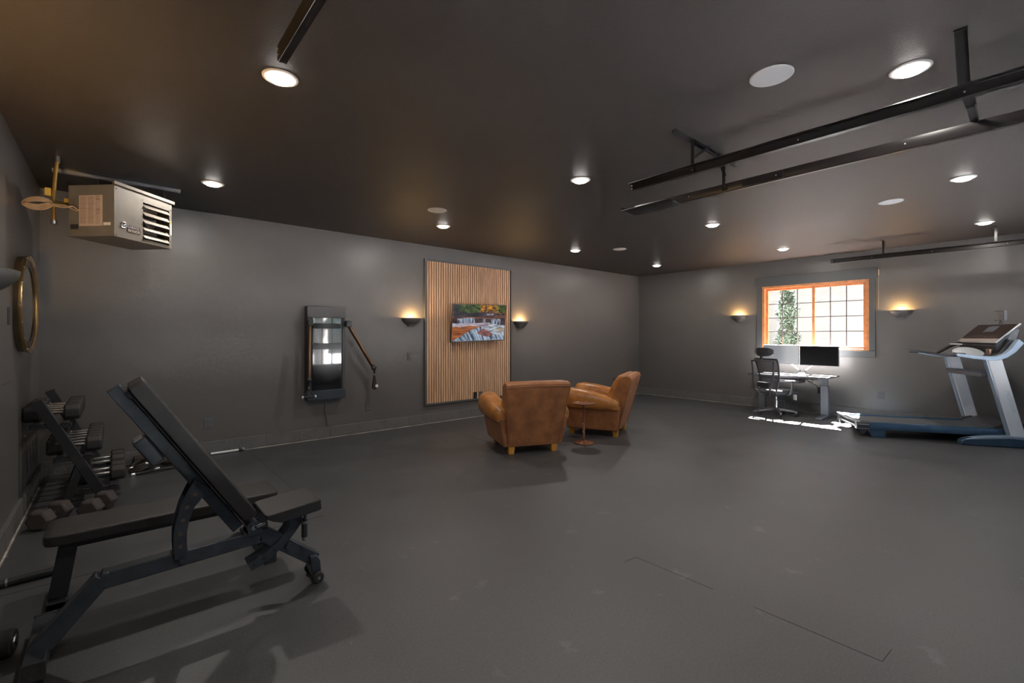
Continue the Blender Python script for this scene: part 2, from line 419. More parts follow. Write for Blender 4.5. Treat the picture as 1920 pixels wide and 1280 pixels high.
# ------------------------------------------------------------------ sconces
sconm = mat('grey_sconce_paint', (.085, .082, .078), .4); bulbm = mat('warm_bulb', (.9, .8, .6), .5, emit=(1, .62, .25), estr=30)
def make_sconce(name, label, loc, rz, W=.165, P=.15, hh=.115, power=1.0):
    t = thing(name, label, 'wall light', loc, rz, group='half bowl wall sconces')   # local +y points out of the wall
    m = MB(); rings = []
    for i in range(9):
        u = i/8; k = math.cos(u*math.pi/2*.93)**.62; z = -hh*u
        ring = [Vector((W*k*math.cos(a), P*k*math.sin(a), z)) for a in [math.pi*j/24 for j in range(25)]]
        rings.append(ring)
    inner = [[Vector((v.x*.93, max(.004, v.y*.93), v.z+.006)) for v in r] for r in rings]
    def strip(A, B):
        for a, b in zip(A, A[1:]):
            for p, q, r_, s_ in zip(a, a[1:], b[1:], b): m.bm.faces.new([m.bm.verts.new(v) for v in (p, q, r_, s_)])
    strip(rings, 0); strip(inner, 0)
    for a, b in zip(list(zip(rings[0], rings[0][1:])), list(zip(inner[0], inner[0][1:]))): m.bm.faces.new([m.bm.verts.new(v) for v in (a[0], a[1], b[1], b[0])])
    bmesh.ops.remove_doubles(m.bm, verts=m.bm.verts, dist=.0002)
    m.build('bowl', sconm, t, world=False)
    m = MB()   # scroll ledge under the bowl
    for i, (k, z0, z1) in enumerate(((.55, -.088, -.100), (.40, -.100, -.125))):
        pts = [(W*k*math.cos(math.pi*j/16), P*k*math.sin(math.pi*j/16)) for j in range(17)]
        m.prism(pts, z1, z0, 'xy')
    m.build('lower_cup', sconm, t, world=False)
    MB().ball((0, .06, -.045), .022).build('bulb', bulbm, t, world=False)
    l = bpy.data.lights.new('sconce_glow', 'POINT'); l.energy = SCONCE_W*power; l.color = (1, .60, .24); l.shadow_soft_size = .028
    o = bpy.data.objects.new('sconce_glow', l); sc.collection.objects.link(o)
    o.location = ROOTM[t.name] @ Vector((0, .07, -.012)); return t
make_sconce('wall_sconce', 'lit half bowl sconce just left of the wood panel', (3.54, BY-.001, 1.70), math.pi)
make_sconce('wall_sconce', 'lit half bowl sconce just right of the wood panel', (5.87, BY-.001, 1.70), math.pi)
make_sconce('wall_sconce', 'lit half bowl sconce left of the orange window', (RX-.001, 4.11, 1.845), math.pi/2)
make_sconce('wall_sconce', 'lit half bowl sconce between the orange window and the treadmill', (RX-.001, 1.505, 1.845), math.pi/2, W=.16)
make_sconce('wall_sconce', 'half bowl sconce cut by the left edge, beside the round mirror', (LX+.001, 3.27, 1.735), -math.pi/2, W=.17, P=.22, hh=.14, power=4.0)

# ------------------------------------------------------------------ garage door tracks
def rail(name, label, x, yend, z=2.66, flip=1):
    t = thing(name, label, 'door track', (x, (FY+yend)/2, z), group='black overhead door tracks')
    pts = [(-.028*flip, -.030), (-.028*flip, -.034), (.006*flip, -.036), (.010*flip, -.030), (.010*flip, .034), (-.020*flip, .038), (-.030*flip, .030), (-.026*flip, .028), (-.018*flip, .033), (.006*flip, .030), (.006*flip, -.031)]
    MB().loft([[(x+p[0], y, z+p[1]) for p in pts] for y in (FY, yend)]).build('track_channel', railm, t, bevel=.001, seg=1)
    m = MB()
    for yy in (yend-.02, yend-.55, yend-1.25, yend-2.0):
        for dz in (-.012, .012) if yy == yend-.02 else (0,):
            m.ball((x+(.012 if flip > 0 else -.012), yy, z+dz), .006, 5); m.ball((x-flip*.003, yy, z+dz), .005, 5)
    m.build('bolt', satin, t)
    m = MB(); m.box(x+.010*flip, x+.016*flip, yend-1.3, yend-1.0, z-.028, z+.030); m.build('splice_plate', railm, t)
    return t
def perf(m, p0, p1, w, up, n=None):
    p0, p1 = Vector(p0), Vector(p1); m.bar(p0, p1, w, .003, up)
    d = (p1-p0).normalized(); u = Vector(up).normalized(); s = d.cross(u).normalized(); 
    m.bar(p0+s*w/2+u*.012, p1+s*w/2+u*.012, .003, .024, up)
holem = mat('bracket_hole', (.25, .22, .2), .6)
def holes(t, p0, p1, up, w=.009):
    p0, p1, u = Vector(p0), Vector(p1), Vector(up).normalized(); L = (p1-p0).length; n = int(L/.04); m = MB()
    for k in range(n):
        c = p0.lerp(p1, (k+.5)/n); m.cyl(c-u*.0024, c+u*.0024, .006, n=8)
    m.build('bracket_holes', holem, t)
ra = rail('door_track', 'upper of the two long black door tracks at upper right', 3.26, 2.25, flip=1)
rb = rail('door_track', 'lower of the two long black door tracks, ending in a wide plate', 3.80, 2.56, 2.64, flip=-1)
rc = rail('door_track', 'black door track beside the window wall', 9.0, 2.28, flip=1)
rd = rail('door_track', 'short black door track at the top edge above the nearest downlight', .547, 2.19, flip=-1)
MB().box(3.62, 3.87, 2.10, 2.60, 2.604, 2.610).box(3.62, 3.87, 2.597, 2.60, 2.604, 2.64).build('end_plate', railm, rb, bevel=.001)
# hangers
h1 = thing('track_hanger', 'perforated angle bracket holding the two long tracks near their ends', 'bracket', (3.5, 1.71, H), group='perforated track hangers')
m = MB(); perf(m, (3.02, 1.71, H-.004), (4.05, 1.71, H-.004), .032, (0, 0, -1)); m.build('ceiling_angle', railm, h1)
m = MB(); perf(m, (3.275, 1.71, H-.01), (3.275, 1.71, 2.64), .034, (0, -1, 0)); perf(m, (3.79, 1.71, H-.01), (3.79, 1.71, 2.61), .034, (0, -1, 0)); m.build('upright_angle', railm, h1)
holes(h1, (3.275, 1.708, H-.03), (3.275, 1.708, 2.68), (0, -1, 0)); holes(h1, (3.79, 1.708, H-.03), (3.79, 1.708, 2.66), (0, -1, 0))
m = MB(); perf(m, (3.50, 1.70, H-.01), (3.29, 1.70, 2.76), .02, (0, -1, 0)); perf(m, (3.66, 1.70, H-.01), (3.78, 1.70, 2.74), .03, (0, -1, 0)); m.build('brace', railm, h1)
h2 = thing('track_hanger', 'perforated strap hanger bridging the long tracks near the right edge', 'bracket', (3.4, .25, H), group='perforated track hangers')
m = MB(); m.bar((3.09, .25, H-.004), (3.24, .25, 2.69), .045, .004, (1, 0, 0)); m.bar((3.09, .228, H-.01), (3.24, .228, 2.69), .003, .02, (1, 0, 0)); m.bar((3.09, .272, H-.01), (3.24, .272, 2.69), .003, .02, (1, 0, 0))
m.bar((3.07, .25, H-.003), (3.12, .25, H-.003), .05, .006); m.build('strap', railm, h2); holes(h2, (3.103, .25, 2.88), (3.228, .25, 2.71), (.82, 0, .58))
MB().bar((3.26, .25, 2.70), (3.60, .25, 2.695), .045, .004).bar((3.26, .229, 2.705), (3.60, .229, 2.70), .003, .02).bar((3.26, .271, 2.705), (3.60, .271, 2.70), .003, .02).build('cross_angle', railm, h2)
MB().bar((3.56, .25, 2.70), (3.80, .25, 2.68), .036, .004).bar((3.56, .232, 2.695), (3.80, .232, 2.675), .003, .02).build('end_angle', satin, h2)
for yy, lb in ((1.60, 'short perforated hanger holding the window wall track near its end'), (.40, 'short perforated hanger on the window wall track, at the right edge')):
    h3 = thing('track_hanger', lb, 'bracket', (9.0, yy, H), group='perforated track hangers')
    m = MB(); perf(m, (9.01, yy, H-.002), (9.01, yy, 2.68), .035, (0, -1, 0)); m.build('upright_angle', railm, h3)
    m = MB(); m.bar((8.95, yy, H-.004), (9.12, yy, H-.004), .035, .004); m.bar((9.02, yy-.03, 2.80), (9.02, yy-.03, 2.88), .02, .004); m.build('ceiling_angle', railm, h3)
    holes(h3, (9.01, yy-.002, H-.03), (9.01, yy-.002, 2.70), (0, -1, 0))

# ------------------------------------------------------------------ gas heater in the corner
P0 = Vector((-.007, 4.93, 0)); rz = R(45)
ht = thing('garage_heater', 'galvanised gas unit heater hung at an angle below the ceiling in the left corner', 'heater', (P0.x, P0.y, 2.235), rz)
# local: x along the louvre face, y into the corner, z up
HW, HD, HH = .577, .40, .42
m = MB()
m.box(0, HW, .004, HD, 0, .004).box(0, HW, HD-.004, HD, 0, HH).box(HW-.003, HW, .004, HD, 0, HH).box(0, .003, .004, HD, 0, HH).box(0, HW, .02, HD, HH-.004, HH)
m.build('casing', galvd, ht, bevel=.002, world=False)
m = MB()
m.box(0, .27, 0, .006, 0, HH).box(.55, HW, 0, .006, 0, HH).box(.27, .55, 0, .006, 0, .03).box(.27, .55, 0, .006, HH-.07, HH).box(0, HW, .0055, .008, .0, .012)
m.build('front_panel', galv, ht, bevel=.002, world=False)
MB().box(.004, HW, .012, .02, HH, HH+.022).box(-.012, HW+.02, -.012, .014, HH+.018, HH+.028).box(-.012, HW+.02, -.014, -.010, HH+.0, HH+.028).build('top_flange', galv, ht, bevel=.002, world=False)
m = MB()
for k in range(5):
    z = .060+k*.066
    M = Matrix.Translation((0, .002, z)) @ Matrix.Rotation(R(48), 4, 'X')
    lv = MB().box(.275, .545, -.022, .022, -.0012, .0012, M).box(.275, .545, -.024, -.020, -.004, .0012, M)
    lv.build('louvre', alum, ht, world=False)
m = MB()
for z in (.12, .235): m.cyl((.28, .12, z), (.50, .12, z), .035, n=20); m.torus((.50, .16, z), .04, .033, 'y', 20, 10)
m.cyl((.28, .12, .33), (.52, .12, .33), .03, n=20)
m.build('burner_tube', satin, ht, world=False)
MB().box(.272, .548, .18, .184, .03, HH-.03).box(.268, .272, .01, .18, .02, HH-.04).box(.548, .552, .01, .18, .02, HH-.04).build('inner_liner', mat('dark_heat_liner', (.05, .045, .04), .4, metal=.6), ht, world=False)
m = MB()
for a in ((.02, .015), (.02, HH-.03), (.262, .015), (.262, HH-.05), (HW-.012, HH-.06)): m.cyl((a[0], -.002, a[1]), (a[0], 0, a[1]), .005, n=10)
m.build('screw', blackm, ht, world=False)
MB().box(HW-.016, HW-.004, -.0012, 0, .13, .26).build('warning_strip', whitem, ht, world=False)
MB().box(HW-.016, HW-.004, -.0016, -.001, .235, .262).build('tape', yell, ht, world=False)
# rating label on the left side (local x = 0 face, y runs away from the corner edge)
lab = MB().box(-.0014, 0, .10, .305, .085, .335).build('rating_label', paperm, ht, world=False)
m = MB(); rnd = random.Random(3)
for c0, c1 in ((.235, .297), (.170, .228)):
    z = .322
    while z > .10:
        m.box(-.0019, -.0013, c0+rnd.random()*.012, c1, z, z+.0022); z -= .0062
for z in (.265, .225, .205, .150): m.box(-.002, -.0013, .165, .300, z, z+.0015)
z = .325
while z > .10: m.box(-.0019, -.0013, .108+rnd.random()*.02, .160, z, z+.0020); z -= .0068
for z in (.323, .30, .220, .206, .182): m.box(-.0022, -.0013, .125, .158, z, z+.005)
m.build('label_print', mat('label_ink', (.24, .15, .115), .8), lab, world=False)
MB().box(-.0014, 0, .030, .092, .088, .112).build('serial_sticker', whitem, ht, world=False)
MB().box(-.0012, 0, .312, .382, .06, .10).build('data_plate', mat('plate_dark', (.03, .03, .033), .5), ht, world=False)
bd = MB().prism([(.115, .060), (.238, .060), (.238, .118), (.100, .118), (.100, .088), (.115, .088)], -.004, 0, 'xz').build('badge', mat('badge_brown', (.055, .035, .028), .35, metal=.4), ht, world=False)
MB().torus((.083, -.005, .108), .022, .005, 'y', 28, 8).ball((.083, -.003, .108), .013, 8).cyl((.058, -.004, .085), (.085, -.004, .083), .006).build('badge_emblem', satin, ht, world=False)
T0 = Matrix.Translation((.171, -.0048, .103)) @ Matrix.Rotation(R(90), 4, 'X')
text('badge_lettering', 'GARAGE', .028, satin, bd, T0, world=False)
T0 = Matrix.Translation((.177, -.0048, .074)) @ Matrix.Rotation(R(90), 4, 'X')
text('badge_lettering', 'REZNOR', .028, mat('badge_light', (.6, .55, .48), .4), bd, T0, world=False)
# struts above
for (a, b, yy) in ((-.42, .50, 5.71),):
    st = thing('ceiling_strut', 'steel strut channel on the ceiling behind the heater' if yy > 5.5 else 'steel strut channel on the ceiling above the heater front', 'strut', (a, yy, H))
    MB().box(a, b, yy-.02, yy+.02, H-.006, H).box(a, b, yy-.02, yy-.017, H-.028, H-.005).box(a, b, yy+.017, yy+.02, H-.028, H-.005).build('strut_channel', satin, st)
    m = MB()
    for x in ((-.12, .36) if yy > 5.5 else (-.25, -.05)): m.cyl((x, yy, H-.02), (x, min(yy, 5.4), 2.66), .006, n=8)
    m.build('hanger_rod', satin, st)
g = thing('gas_pipe', 'yellow gas pipe with valve dropping from the ceiling left of the heater', 'pipe', (-.47, 5.2, H))
gx, gy = -.36, 5.30
MB().tube([(gx, gy, 2.87), (gx-.012, gy, 2.75), (gx-.02, gy, 2.60), (gx-.02, gy, 2.36)], .013).tube([(gx-.02, gy, 2.52), (gx+.2, gy-.02, 2.50)], .013).build('pipe', gold, g)
MB().box(gx-.075, gx-.035, gy-.015, gy+.015, 2.56, 2.63).box(gx+.04, gx+.085, gy-.03, gy, 2.52, 2.56).build('valve_handle', yell, g, bevel=.006)
MB().cyl((gx-.02, gy, 2.34), (gx-.02, gy, 2.37), .02).cyl((gx, gy, 2.85), (gx, gy, 2.90), .018).build('pipe_cap', satin, g)
cd = thing('coiled_cord', 'bundled beige power cord tied beside the gas pipe', 'cord', (gx, 5.15, 2.46))
m = MB()
for k in range(5):
    r1, r2 = .062+.006*k, .012+.009*k; c0 = Vector((gx-.10, 5.14+.006*k, 2.465))
    m.tube([c0+Vector((r1*math.cos(a), .012*math.sin(3*a), r2*math.sin(a)+.01*math.cos(a))) for a in [2*math.pi*i/36 for i in range(36)]], .0045, 8, close=True)
m.tube([(gx-.02, 5.14, 2.46), (gx+.05, 5.12, 2.45), (gx+.10, 5.14, 2.475), (gx+.14, 5.15, 2.44), (gx+.17, 5.15, 2.46)], .0065, 8)
m.tube([(gx-.02, 5.15, 2.47), (gx+.06, 5.14, 2.47), (gx+.12, 5.14, 2.44), (gx+.17, 5.16, 2.49)], .0055, 8)
m.build('cord', cordm, cd)

# ------------------------------------------------------------------ left wall: mirror and breaker panel
MRr = .385; MC = Vector((LX, 5.27, 1.672))
mr = thing('round_mirror', 'large round mirror in a riveted brass drum frame on the left wall', 'mirror', MC, R(-1.5))
MB().lathe([(MRr*.97, 0), (MRr*.985, .045), (MRr*.96, .05), (.30, .05), (.30, 0)], axis='x', n=64).build('drum', bronze, mr, world=False)
MB().lathe([(MRr*.90, .030), (MRr*.91, .052), (MRr*.94, .062), (MRr*.98, .064), (MRr*1.0, .058), (MRr*1.0, .048), (MRr*.99, .04)], axis='x', n=72).build('front_ring', brass, mr, world=False)
MB().lathe([(MRr*.905, .044), (0, .0445)], axis='x', n=64).build('mirror_glass', mirrorm, mr, world=False)
m = MB()
for k in range(16):
    a = 2*math.pi*k/16; m.ball((.06, MRr*.985*math.cos(a), MRr*.985*math.sin(a)), .007, 5)
m.build('rivet', satin, mr, world=False)
bp_ = thing('breaker_panel', 'wall-coloured electrical panel cover beside the round mirror', 'electrical panel', (LX, 4.3, 1.4))
MB().box(LX+.001, LX+.009, 3.95, 4.87, 1.10, 1.80).build('cover', wallm, bp_, bevel=.003)
MB().box(LX+.008, LX+.013, 4.03, 4.77, 1.17, 1.73).build('panel_door', wallm, bp_, bevel=.003)
MB().box(LX+.013, LX+.018, 4.62, 4.70, 1.50, 1.62).build('latch', blackm, bp_, bevel=.002)

# ------------------------------------------------------------------ wall mounted strength trainer
gm = thing('wall_gym', 'tall wall-mounted digital strength trainer with two cable arms', 'exercise machine', (2.196, BY, .54))
gx0, gx1, gy0, gz0, gz1 = 1.937, 2.455, 6.41, .552, 1.828
gbody = mat('gym_graphite', (.065, .060, .058), .4, metal=.3); gdark = mat('gym_dark', (.016, .017, .02), .35)
MB().box(gx0, gx1, gy0+.02, BY, gz0, gz1).build('housing', gdark, gm, bevel=.012)
MB().box(gx0, gx1, gy0, gy0+.022, gz1-.155, gz1).build('top_cover', gbody, gm, bevel=.006)
MB().box(gx0, gx1, gy0, gy0+.022, gz0, gz0+.13).build('bottom_cover', mat('gym_slate', (.045, .055, .068), .35, metal=.3), gm, bevel=.006)
MB().box(gx0+.075, gx1-.06, gy0+.004, gy0+.024, gz0+.132, gz1-.157).build('touch_screen', glossb, gm, smooth=False)
MB().box(gx0+.012, gx0+.055, gy0+.01, gy0+.024, gz0+.13, gz1-.155).box(gx1-.04, gx1-.008, gy0+.01, gy0+.024, gz0+.13, gz1-.155).build('arm_track', gbody, gm, bevel=.003)
def garm(sx, p0, p1, hx):
    a = MB().tube([p0, p1], .026, 16).build('arm_tube', copper, gm)
    MB().bar(Vector(p0)+Vector((0, .03, 0)), Vector(p0)+Vector((0, -.045, 0)), .075, .085).ball(p0, .046, 8).build('shoulder_joint', gdark, a, bevel=.01)
    MB().ball(p1, .038, 8).cyl(p1, Vector(p1)+Vector((hx*.3, 0, -.08)), .02, .013).build('pulley_end', gdark, a)
    q = Vector(p1)+Vector((hx*.3, 0, -.085))
    MB().cyl(q, q+Vector((0, 0, -.03)), .009).build('carabiner', satin, a)
    return q+Vector((0, 0, -.03))
qR = garm(1, (2.475, 6.385, 1.592), (2.865, 6.40, .955), .05)
qL = garm(-1, (1.955, 6.36, 1.60), (1.925, 6.30, .84), 0)
hn = MB(); hn.tube([qL, qL+Vector((-.06, 0, -.10))], .007, 8).tube([qL, qL+Vector((.07, 0, -.10))], .007, 8).cyl(qL+Vector((-.075, 0, -.105)), qL+Vector((.08, 0, -.105)), .015)
h_ = hn.build('hand_grip', gdark, gm)
MB().cyl(qL+Vector((-.085, 0, -.105)), qL+Vector((-.07, 0, -.105)), .019).cyl(qL+Vector((.075, 0, -.105)), qL+Vector((.092, 0, -.105)), .019).build('grip_end', whitem, h_)
hn = MB().loft([[qR+Vector((x*w_, y, z)) for x, y in ((-1, -.01), (1, -.01), (1, .03), (-1, .03))] for w_, z in ((.008, 0), (.022, -.09), (.034, -.17), (.02, -.2))])
h_ = hn.build('hand_grip', mat('webbing', (.03, .02, .02), .7), gm, bevel=.004)
MB().lathe([(.012, -.026), (.022, -.026), (.022, -.02), (.012, -.02)], qR+Vector((.022, 0, -.15)), 'y').build('grip_end', whitem, h_)
wc = MB(); wc.tube([(2.21, BY-.004, .552), (2.22, BY-.006, .45), (2.205, BY-.006, .38), (2.235, BY-.006, .28), (2.24, BY-.006, .16)], .006, 8)
tag(wc.build('power_cable', wallm, loc=(2.22, BY, .35)), 'painted-over cable running down the wall below the strength trainer', 'cable')

# ------------------------------------------------------------------ slatted wood panel and television
pn = thing('slat_panel', 'tall vertical oak slat panel in a dark frame on the back wall', 'wall panel', (4.70, BY, .3))
PX0, PX1, PZ0, PZ1 = 3.785, 5.62, .305, 2.665
MB().box(PX0, PX1, BY-.012, BY, PZ0, PZ1).build('backing', mat('panel_backing', (.10, .045, .022), .6), pn)
m = MB(); n = 39; pw = (PX1-PX0-.05)/n
for k in range(n):
    x = PX0+.025+k*pw; m.prism([(x+pw*.18, BY-.010), (x+pw*.18, BY-.028), (x+pw*.34, BY-.033), (x+pw*.66, BY-.033), (x+pw*.82, BY-.028), (x+pw*.82, BY-.010)], PZ0+.02, PZ1-.02, 'xy')
m.build('slats', oak, pn, smooth=False)
MB().box(PX0-.012, PX0+.02, BY-.04, BY, PZ0-.012, PZ1+.012).box(PX1-.02, PX1+.012, BY-.04, BY, PZ0-.012, PZ1+.012).box(PX0+.02, PX1-.02, BY-.04, BY, PZ0-.012, PZ0+.02).box(PX0+.02, PX1-.02, BY-.04, BY, PZ1-.02, PZ1+.012).build('frame', trimm, pn, bevel=.002)

tv = thing('television', 'flat television showing a waterfall, tilted down on the wood panel', 'television', (4.775, 6.35, 1.642))
TM = Matrix.Translation((4.768, 6.35, 1.648)) @ Matrix.Rotation(R(-1.6), 4, 'Y') @ Matrix.Rotation(R(9), 4, 'X')
TW, THh = 1.15, .645
MB().box(-TW/2, TW/2, .0, .03, -THh/2, THh/2, TM).box(-TW*.3, TW*.3, .03, .06, -THh*.35, THh*.25, TM).build('back_shell', blackm, tv, bevel=.003)
b_ = MB().box(-TW/2, TW/2, -.006, .0, THh/2-.008, THh/2, TM).box(-TW/2, TW/2, -.006, .0, -THh/2, -THh/2+.016, TM).box(-TW/2, -TW/2+.008, -.006, 0, -THh/2, THh/2, TM).box(TW/2-.008, TW/2, -.006, 0, -THh/2, THh/2, TM)
b_.build('bezel', mat('tv_bezel', (.16, .13, .11), .3, metal=.6), tv)
MB().box(-.25, .25, .06, .075, -.12, .12, TM).bar((4.77, 6.40, 1.64), (4.77, 6.50, 1.64), .12, .2).build('wall_mount', blackm, tv)
def nzv(x, y, s=0): return noise.noise(Vector((x, y, s)))
def lerp3(a, b, t): t = max(0, min(1, t)); return tuple(p+(q-p)*t for p, q in zip(a, b))
def fb(x, y, s_): return .5+.9*noise.fractal(Vector((x, y, s_)), .7, 2.0, 4)
def scene_col(u, v):                                  # u right, v up in 0..1
    a = fb(u*5, v*9, 1); b2 = fb(u*14, v*16, 2); st = fb(u*40, v*3.5, 3); hz = fb(u*4, v*34, 4); w_ = .03*(a-.5)
    if v > .80+w_*2:
        g = lerp3((.006, .012, .006), (.10, .19, .02), b2*1.3-.25); o_ = lerp3((.05, .02, .008), (.80, .34, .02), b2*1.35-.2)
        c = lerp3(g, o_, (u-.46)/.08 if u < .72 else 1-(u-.72)/.16)
        return lerp3((.005, .006, .01), c, (u-.04)/.16)
    if v > .655+w_:
        c = lerp3((.006, .005, .010), (.06, .045, .06), hz*1.3-.3)
        c = lerp3(c, lerp3((.10, .04, .02), (.42, .16, .04), hz), (u-.55)*2.0*(b2))
        if abs(u-.69) < .07 and abs(v-.735) < .025: c = lerp3(c, (.45, .42, .52), b2)
        return c
    if v > .625+w_*.5: return lerp3((.10, .03, .02), (.36, .11, .05), hz)
    lowr = .50 if u < .6 else .50-(u-.6)*.22
    if v > lowr+w_:
        c = lerp3((.010, .008, .014), (.09, .04, .04), b2)
        f1 = 1 if .09 < u < .40 else (.6 if .55 < u < .61 else (1 if .72 < u < .90 else 0))
        if u > .72 and v > .60: f1 = 0
        return lerp3(c, lerp3((.05, .08, .14), (.55, .68, .86), st*1.5-.25), f1*(.45+.6*st))
    if v > .405+w_ and u < .66:
        c = lerp3((.30, .16, .20), (.62, .68, .80), hz*1.2+.25-u*1.1)
        return c
    crest = .02+.85*max(0, u-.02) if u < .30 else (.26+.85*(u-.30)-1.1*(u-.30)**2*1.1)
    if v > crest and u < .62: return lerp3((.16, .035, .010), (.50, .15, .04), hz*1.1)
    if .47 < u < .78 and v < .34-(abs(u-.58)*.9) and v > .09+abs(u-.66)*.55: return lerp3((.11, .03, .03), (.34, .11, .09), b2)
    if u > .60 and v > .10+.36*(1-u):
        t = fb(u*5+v*9, v*20-u*8, 6); c = lerp3((.10, .13, .18), (.62, .66, .72), t*1.25-.05)
        return lerp3(c, (.50, .33, .18), (1-abs(u-.92)/.12)*(1-abs(v-.30)/.07)*1.2 if abs(u-.92) < .12 and abs(v-.30) < .07 else 0)
    t = fb(u*26+v*9, v*3.2, 7)
    return lerp3((.03, .055, .10), (.48, .60, .76), t*1.5-.30+.25*(u-.35)+.3*max(0, .14-v))
NX, NY = 176, 100
me = bpy.data.meshes.new('screen'); verts = []; faces = []; cols = []
sw, sh = TW-.016, THh-.024
for j in range(NY+1):
    for i in range(NX+1):
        u, v = i/NX, j/NY
        verts.append(ROOTM[tv.name].inverted() @ (TM @ Vector((-sw/2+sw*u, -.002, -THh/2+.016+sh*v)))); cols.append(scene_col(u, v))
for j in range(NY):
    for i in range(NX): a = j*(NX+1)+i; faces.append((a, a+1, a+NX+2, a+NX+1))
me.from_pydata(verts, [], faces)
at = me.color_attributes.new('picture', 'FLOAT_COLOR', 'POINT')
for i, c in enumerate(cols): at.data[i].color = (*c, 1)
so = bpy.data.objects.new('screen', me); sc.collection.objects.link(so); so.parent = tv
sm_ = bpy.data.materials.new('lit_picture'); sm_.use_nodes = True; nt = sm_.node_tree; b = nt.nodes['Principled BSDF']
an = nt.nodes.new('ShaderNodeVertexColor'); an.layer_name = 'picture'
b.inputs['Base Color'].default_value = (.01, .01, .01, 1); b.inputs['Roughness'].default_value = .25
nt.links.new(an.outputs[0], b.inputs['Emission Color']); b.inputs['Emission Strength'].default_value = .35
me.materials.append(sm_)

# ------------------------------------------------------------------ outlets and switches
def plate(name, label, cat, c, nrm, m_, kind='outlet', w_=.072, h_=.118, grp=None):
    c = Vector(c); rzz = {'-y': 0, '-x': -math.pi/2}[nrm]      # local -y faces the room
    t = thing(name, label, cat, c, rzz, grp)
    MB().box(-w_/2, w_/2, -.006, 0, -h_/2, h_/2).build('cover_plate', m_, t, bevel=.003, world=False)
    if kind == 'outlet':
        for z in (-.026, .026):
            s_ = MB().box(-.017, .017, -.009, -.006, z-.016, z+.016).build('socket', m_, t, bevel=.004, world=False)
            MB().box(-.008, -.005, -.0095, -.0088, z-.006, z+.007).box(.005, .008, -.0095, -.0088, z-.005, z+.006).build('slot', blackm, s_, world=False)
    elif kind == 'switch': MB().box(-.017, .017, -.012, -.006, -.033, .033).build('rocker', m_, t, bevel=.003, world=False)
    elif kind == 'jack': MB().box(-.012, .012, -.011, -.006, -.02, .02).build('socket', blackm, t, bevel=.002, world=False)
    elif kind == 'blank': pass
    return t
gp = mat('painted_cover', (.085, .082, .082), .4); bk = mat('black_cover', (.012, .012, .012), .35)
G = 'wall outlets'
plate('wall_outlet', 'grey outlet low on the back wall behind the incline bench', 'outlet', (.842, BY, .375), '-y', mat('grey_cover', (.12, .12, .13), .4), w_=.085, h_=.12, grp=G)
plate('wall_outlet', 'wall-coloured blank plate low on the back wall right of the strength trainer', 'outlet', (2.845, BY, .385), '-y', wallm, 'blank', w_=.09, h_=.13, grp=G)
plate('light_switch', 'dark switch plate below the sconce left of the wood panel', 'switch', (3.512, BY, 1.10), '-y', gp, 'switch')
plate('wall_outlet', 'black outlet at the foot of the wood panel, the left one of the pair', 'outlet', (4.78, BY-.030, .375), '-y', bk, 'jack', w_=.08, h_=.125, grp=G)
plate('wall_outlet', 'dark plate at the foot of the wood panel, the right one of the pair', 'outlet', (4.905, BY-.030, .375), '-y', gp, 'blank', w_=.08, h_=.125, grp=G)
plate('wall_outlet', 'small black outlet on the back wall between the armchair and the corner', 'outlet', (8.85, BY, .37), '-y', bk, grp=G)
plate('wall_outlet', 'grey outlet left of the office chair on the window wall', 'outlet', (RX, 3.84, .41), '-x', gp, w_=.08, h_=.12, grp=G)
plate('wall_outlet', 'black outlet under the desk beside its right leg', 'outlet', (RX, 2.66, .42), '-x', bk, w_=.085, h_=.12, grp=G)
plate('wall_outlet', 'grey outlet between the desk and the treadmill', 'outlet', (RX, 1.77, .412), '-x', gp, w_=.09, h_=.125, grp=G)

